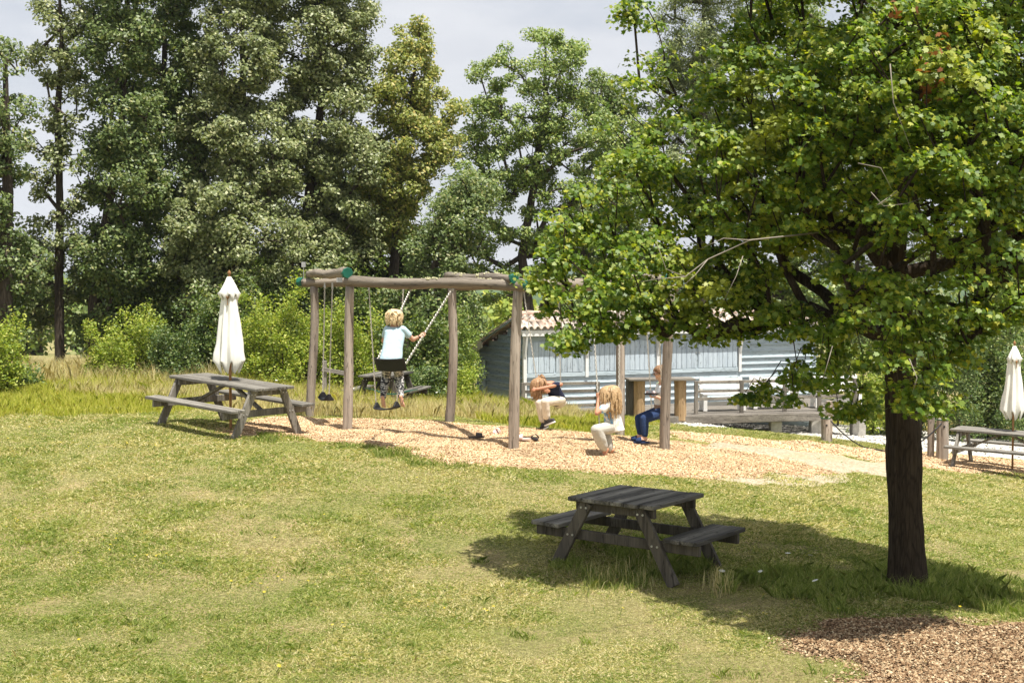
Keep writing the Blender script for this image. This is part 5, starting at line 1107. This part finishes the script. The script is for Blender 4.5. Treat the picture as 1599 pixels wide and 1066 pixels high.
j_ = MB(); loft(j_, [(pel-ax_*.02, .14,.115), (pel.lerp(sn,.12), .142,.12), (pel.lerp(sn,.28), .150,.13)], side4, fr4); wear('tied_jersey', j_, 'jersey', o)
t = MB(); loft(t, [(pel-ax_*.10, .125,.10), (pel-ax_*.0, .14,.115), (pel+ax_*.05, .135,.11)], side4, fr4)
for h_, k_, a_ in ((hN,kN,aN),(hF,kF,aF)): chainb(t, [(h_, .095), (k_, .072), (k_.lerp(a_, .4), .070), (k_.lerp(a_, .88), .052)])
wear('trousers', t, 'navyb', o); wear('hair', hairblob(A, 1.02, 300, .085, .55, 21, .05, front=.75, r=.008), 'brown', o, .0065, 4); eyes(A, 1.02, o, Lp)
gm = MB()
for q in (-1, 1):
    c = Lp(A(q*.031,.098,.0)); rt = (A(1,0,0)-A(0,0,0)).normalized(); uu = (A(0,0,1)-A(0,0,0)).normalized(); gm.tube([c+(rt*math.cos(t_)*.024+uu*math.sin(t_)*.019) for t_ in [2*PI*i/12 for i in range(13)]], .0028, 5)
    gm.tube([Lp(A(q*.055,.096,.004)), Lp(A(q*.080,.07,.006)), Lp(A(q*.084,-.01,.0))], .0028, 5)
gm.tube([Lp(A(-.008,.1,.004)), Lp(A(.008,.1,.004))], .0028, 5); gm.build('glasses', M['dk'], o)
for a_ in (aN, aF):
    m = MB(); z = a_.z-.078; n = 16; vs = []
    for zz_ in (z-.022, z): vs += [Lp(V(a_.x-.055+.132*math.cos(2*PI*k/n), a_.y-.01+.048*math.sin(2*PI*k/n), zz_)) for k in range(n)]
    m.add(vs, [tuple(range(n-1,-1,-1)), tuple(range(n,2*n))]+[(k,(k+1)%n,n+(k+1)%n,n+k) for k in range(n)]); so2 = m.build('slipper', M['navyb'], o)
    m = MB(); vs = []
    for i in range(9):
        t_ = PI*i/8
        for x in (-.06, -.15): vs.append(Lp(V(a_.x+x, a_.y-.012+.050*math.cos(t_), z+(.072 if x > -.1 else .052)*math.sin(t_))))
    m.add(vs, [(2*i,2*i+1,2*i+3,2*i+2) for i in range(8)]); q = m.build('slipper_strap', M['navyb'], so2, smooth=True); md = q.modifiers.new('thick','SOLIDIFY'); md.thickness = .007
e = empty('dish', dish, label='flat dark dish with pale pieces held by the child with glasses', cat='dish')
m = MB(); m.tube([(0,0,-.012),(0,0,-.008),(0,0,.004),(0,0,.010),(0,0,.002)], [.06,.10,.118,.122,.09], 24); m.build('plate', M['dk'], e, smooth=True)
for i in range(6): m = MB(); t_ = i*1.05; m.ell((.055*math.cos(t_)*(i>0), .055*math.sin(t_)*(i>0), .026+.012*(i==0)), (.034,.028,.026), nu=9, nv=6); m.build('piece', M['pink'] if i%2 else M['steel'], e, smooth=True)
# ================================================================== LIGHT, SKY, CAMERA
EL, AZ = math.radians(72), math.atan2(.44, -.58)   # sun stands to the right and slightly behind the camera
sd = V(math.cos(EL)*math.sin(AZ), math.cos(EL)*math.cos(AZ), math.sin(EL))
sun = bpy.data.lights.new('sun', 'SUN'); sun.energy = 5.0; sun.angle = math.radians(.55); sun.color = (1, .955, .87)
so = bpy.data.objects.new('sun', sun); COL.objects.link(so); so.rotation_euler = sd.to_track_quat('Z', 'Y').to_euler(); so.location = (0,0,40)
w = bpy.data.worlds.new('World'); S.world = w; w.use_nodes = True; nt = w.node_tree
bg = nt.nodes['Background']; sky = N(nt, 'ShaderNodeTexSky'); sky.sky_type = 'NISHITA'; sky.sun_disc = False
sky.sun_elevation = EL; sky.sun_rotation = AZ; sky.air_density = 1.0; sky.dust_density = 2
tc = N(nt, 'ShaderNodeTexCoord'); mp = N(nt, 'ShaderNodeMapping'); mp.inputs['Scale'].default_value = (1,1,3.2)
nt.links.new(tc.outputs['Generated'], mp.inputs[0])
cl = noise(nt, mp.outputs[0], 3.0, 6, .55)
cm = ramp(nt, cl, [(.30,(.55,)*3),(.52,(.95,)*3)]); cc = ramp(nt, noise(nt, mp.outputs[0], 6, 5, .6), [(.3,(5.6,5.75,6.2)),(.7,(7.0,7.1,7.4))])
nt.links.new(mix(nt, cm, sky.outputs[0], cc), bg.inputs[0]); bg.inputs[1].default_value = .07
cam = bpy.data.cameras.new('camera'); co_ = bpy.data.objects.new('camera', cam); COL.objects.link(co_)
co_.location = (0,0,EYE); co_.rotation_euler = (PI/2-TH, 0, 0); cam.sensor_width = 36; cam.lens = 2000/1599*36
cam.clip_start = .1; cam.clip_end = 12000; S.camera = co_
cam.dof.use_dof = True; cam.dof.focus_distance = 17.5; cam.dof.aperture_fstop = 11
S.view_settings.view_transform = 'Standard'; S.view_settings.look = 'None'; S.view_settings.exposure = .84; S.view_settings.gamma = 1
S.cycles.max_bounces = 6; S.cycles.transparent_max_bounces = 4; S.cycles.diffuse_bounces = 3; S.cycles.glossy_bounces = 2
hz = MB(); hz.box((0, 1250, 95), (3900, 2700, 250)); ho = hz.build('haze', None); hm = bpy.data.materials.new('haze'); hm.use_nodes = True; hn = hm.node_tree
hn.nodes.remove(hn.nodes['Principled BSDF']); hv = hn.nodes.new('ShaderNodeVolumePrincipled'); hv.inputs['Color'].default_value = (.80,.86,.95,1); hv.inputs['Density'].default_value = .00022; hv.inputs['Anisotropy'].default_value = .2
hn.links.new(hv.outputs[0], hn.nodes['Material Output'].inputs['Volume']); ho.data.materials.clear(); ho.data.materials.append(hm); tag(ho, 'thin bluish summer haze over the far hills', None, None, 'stuff')
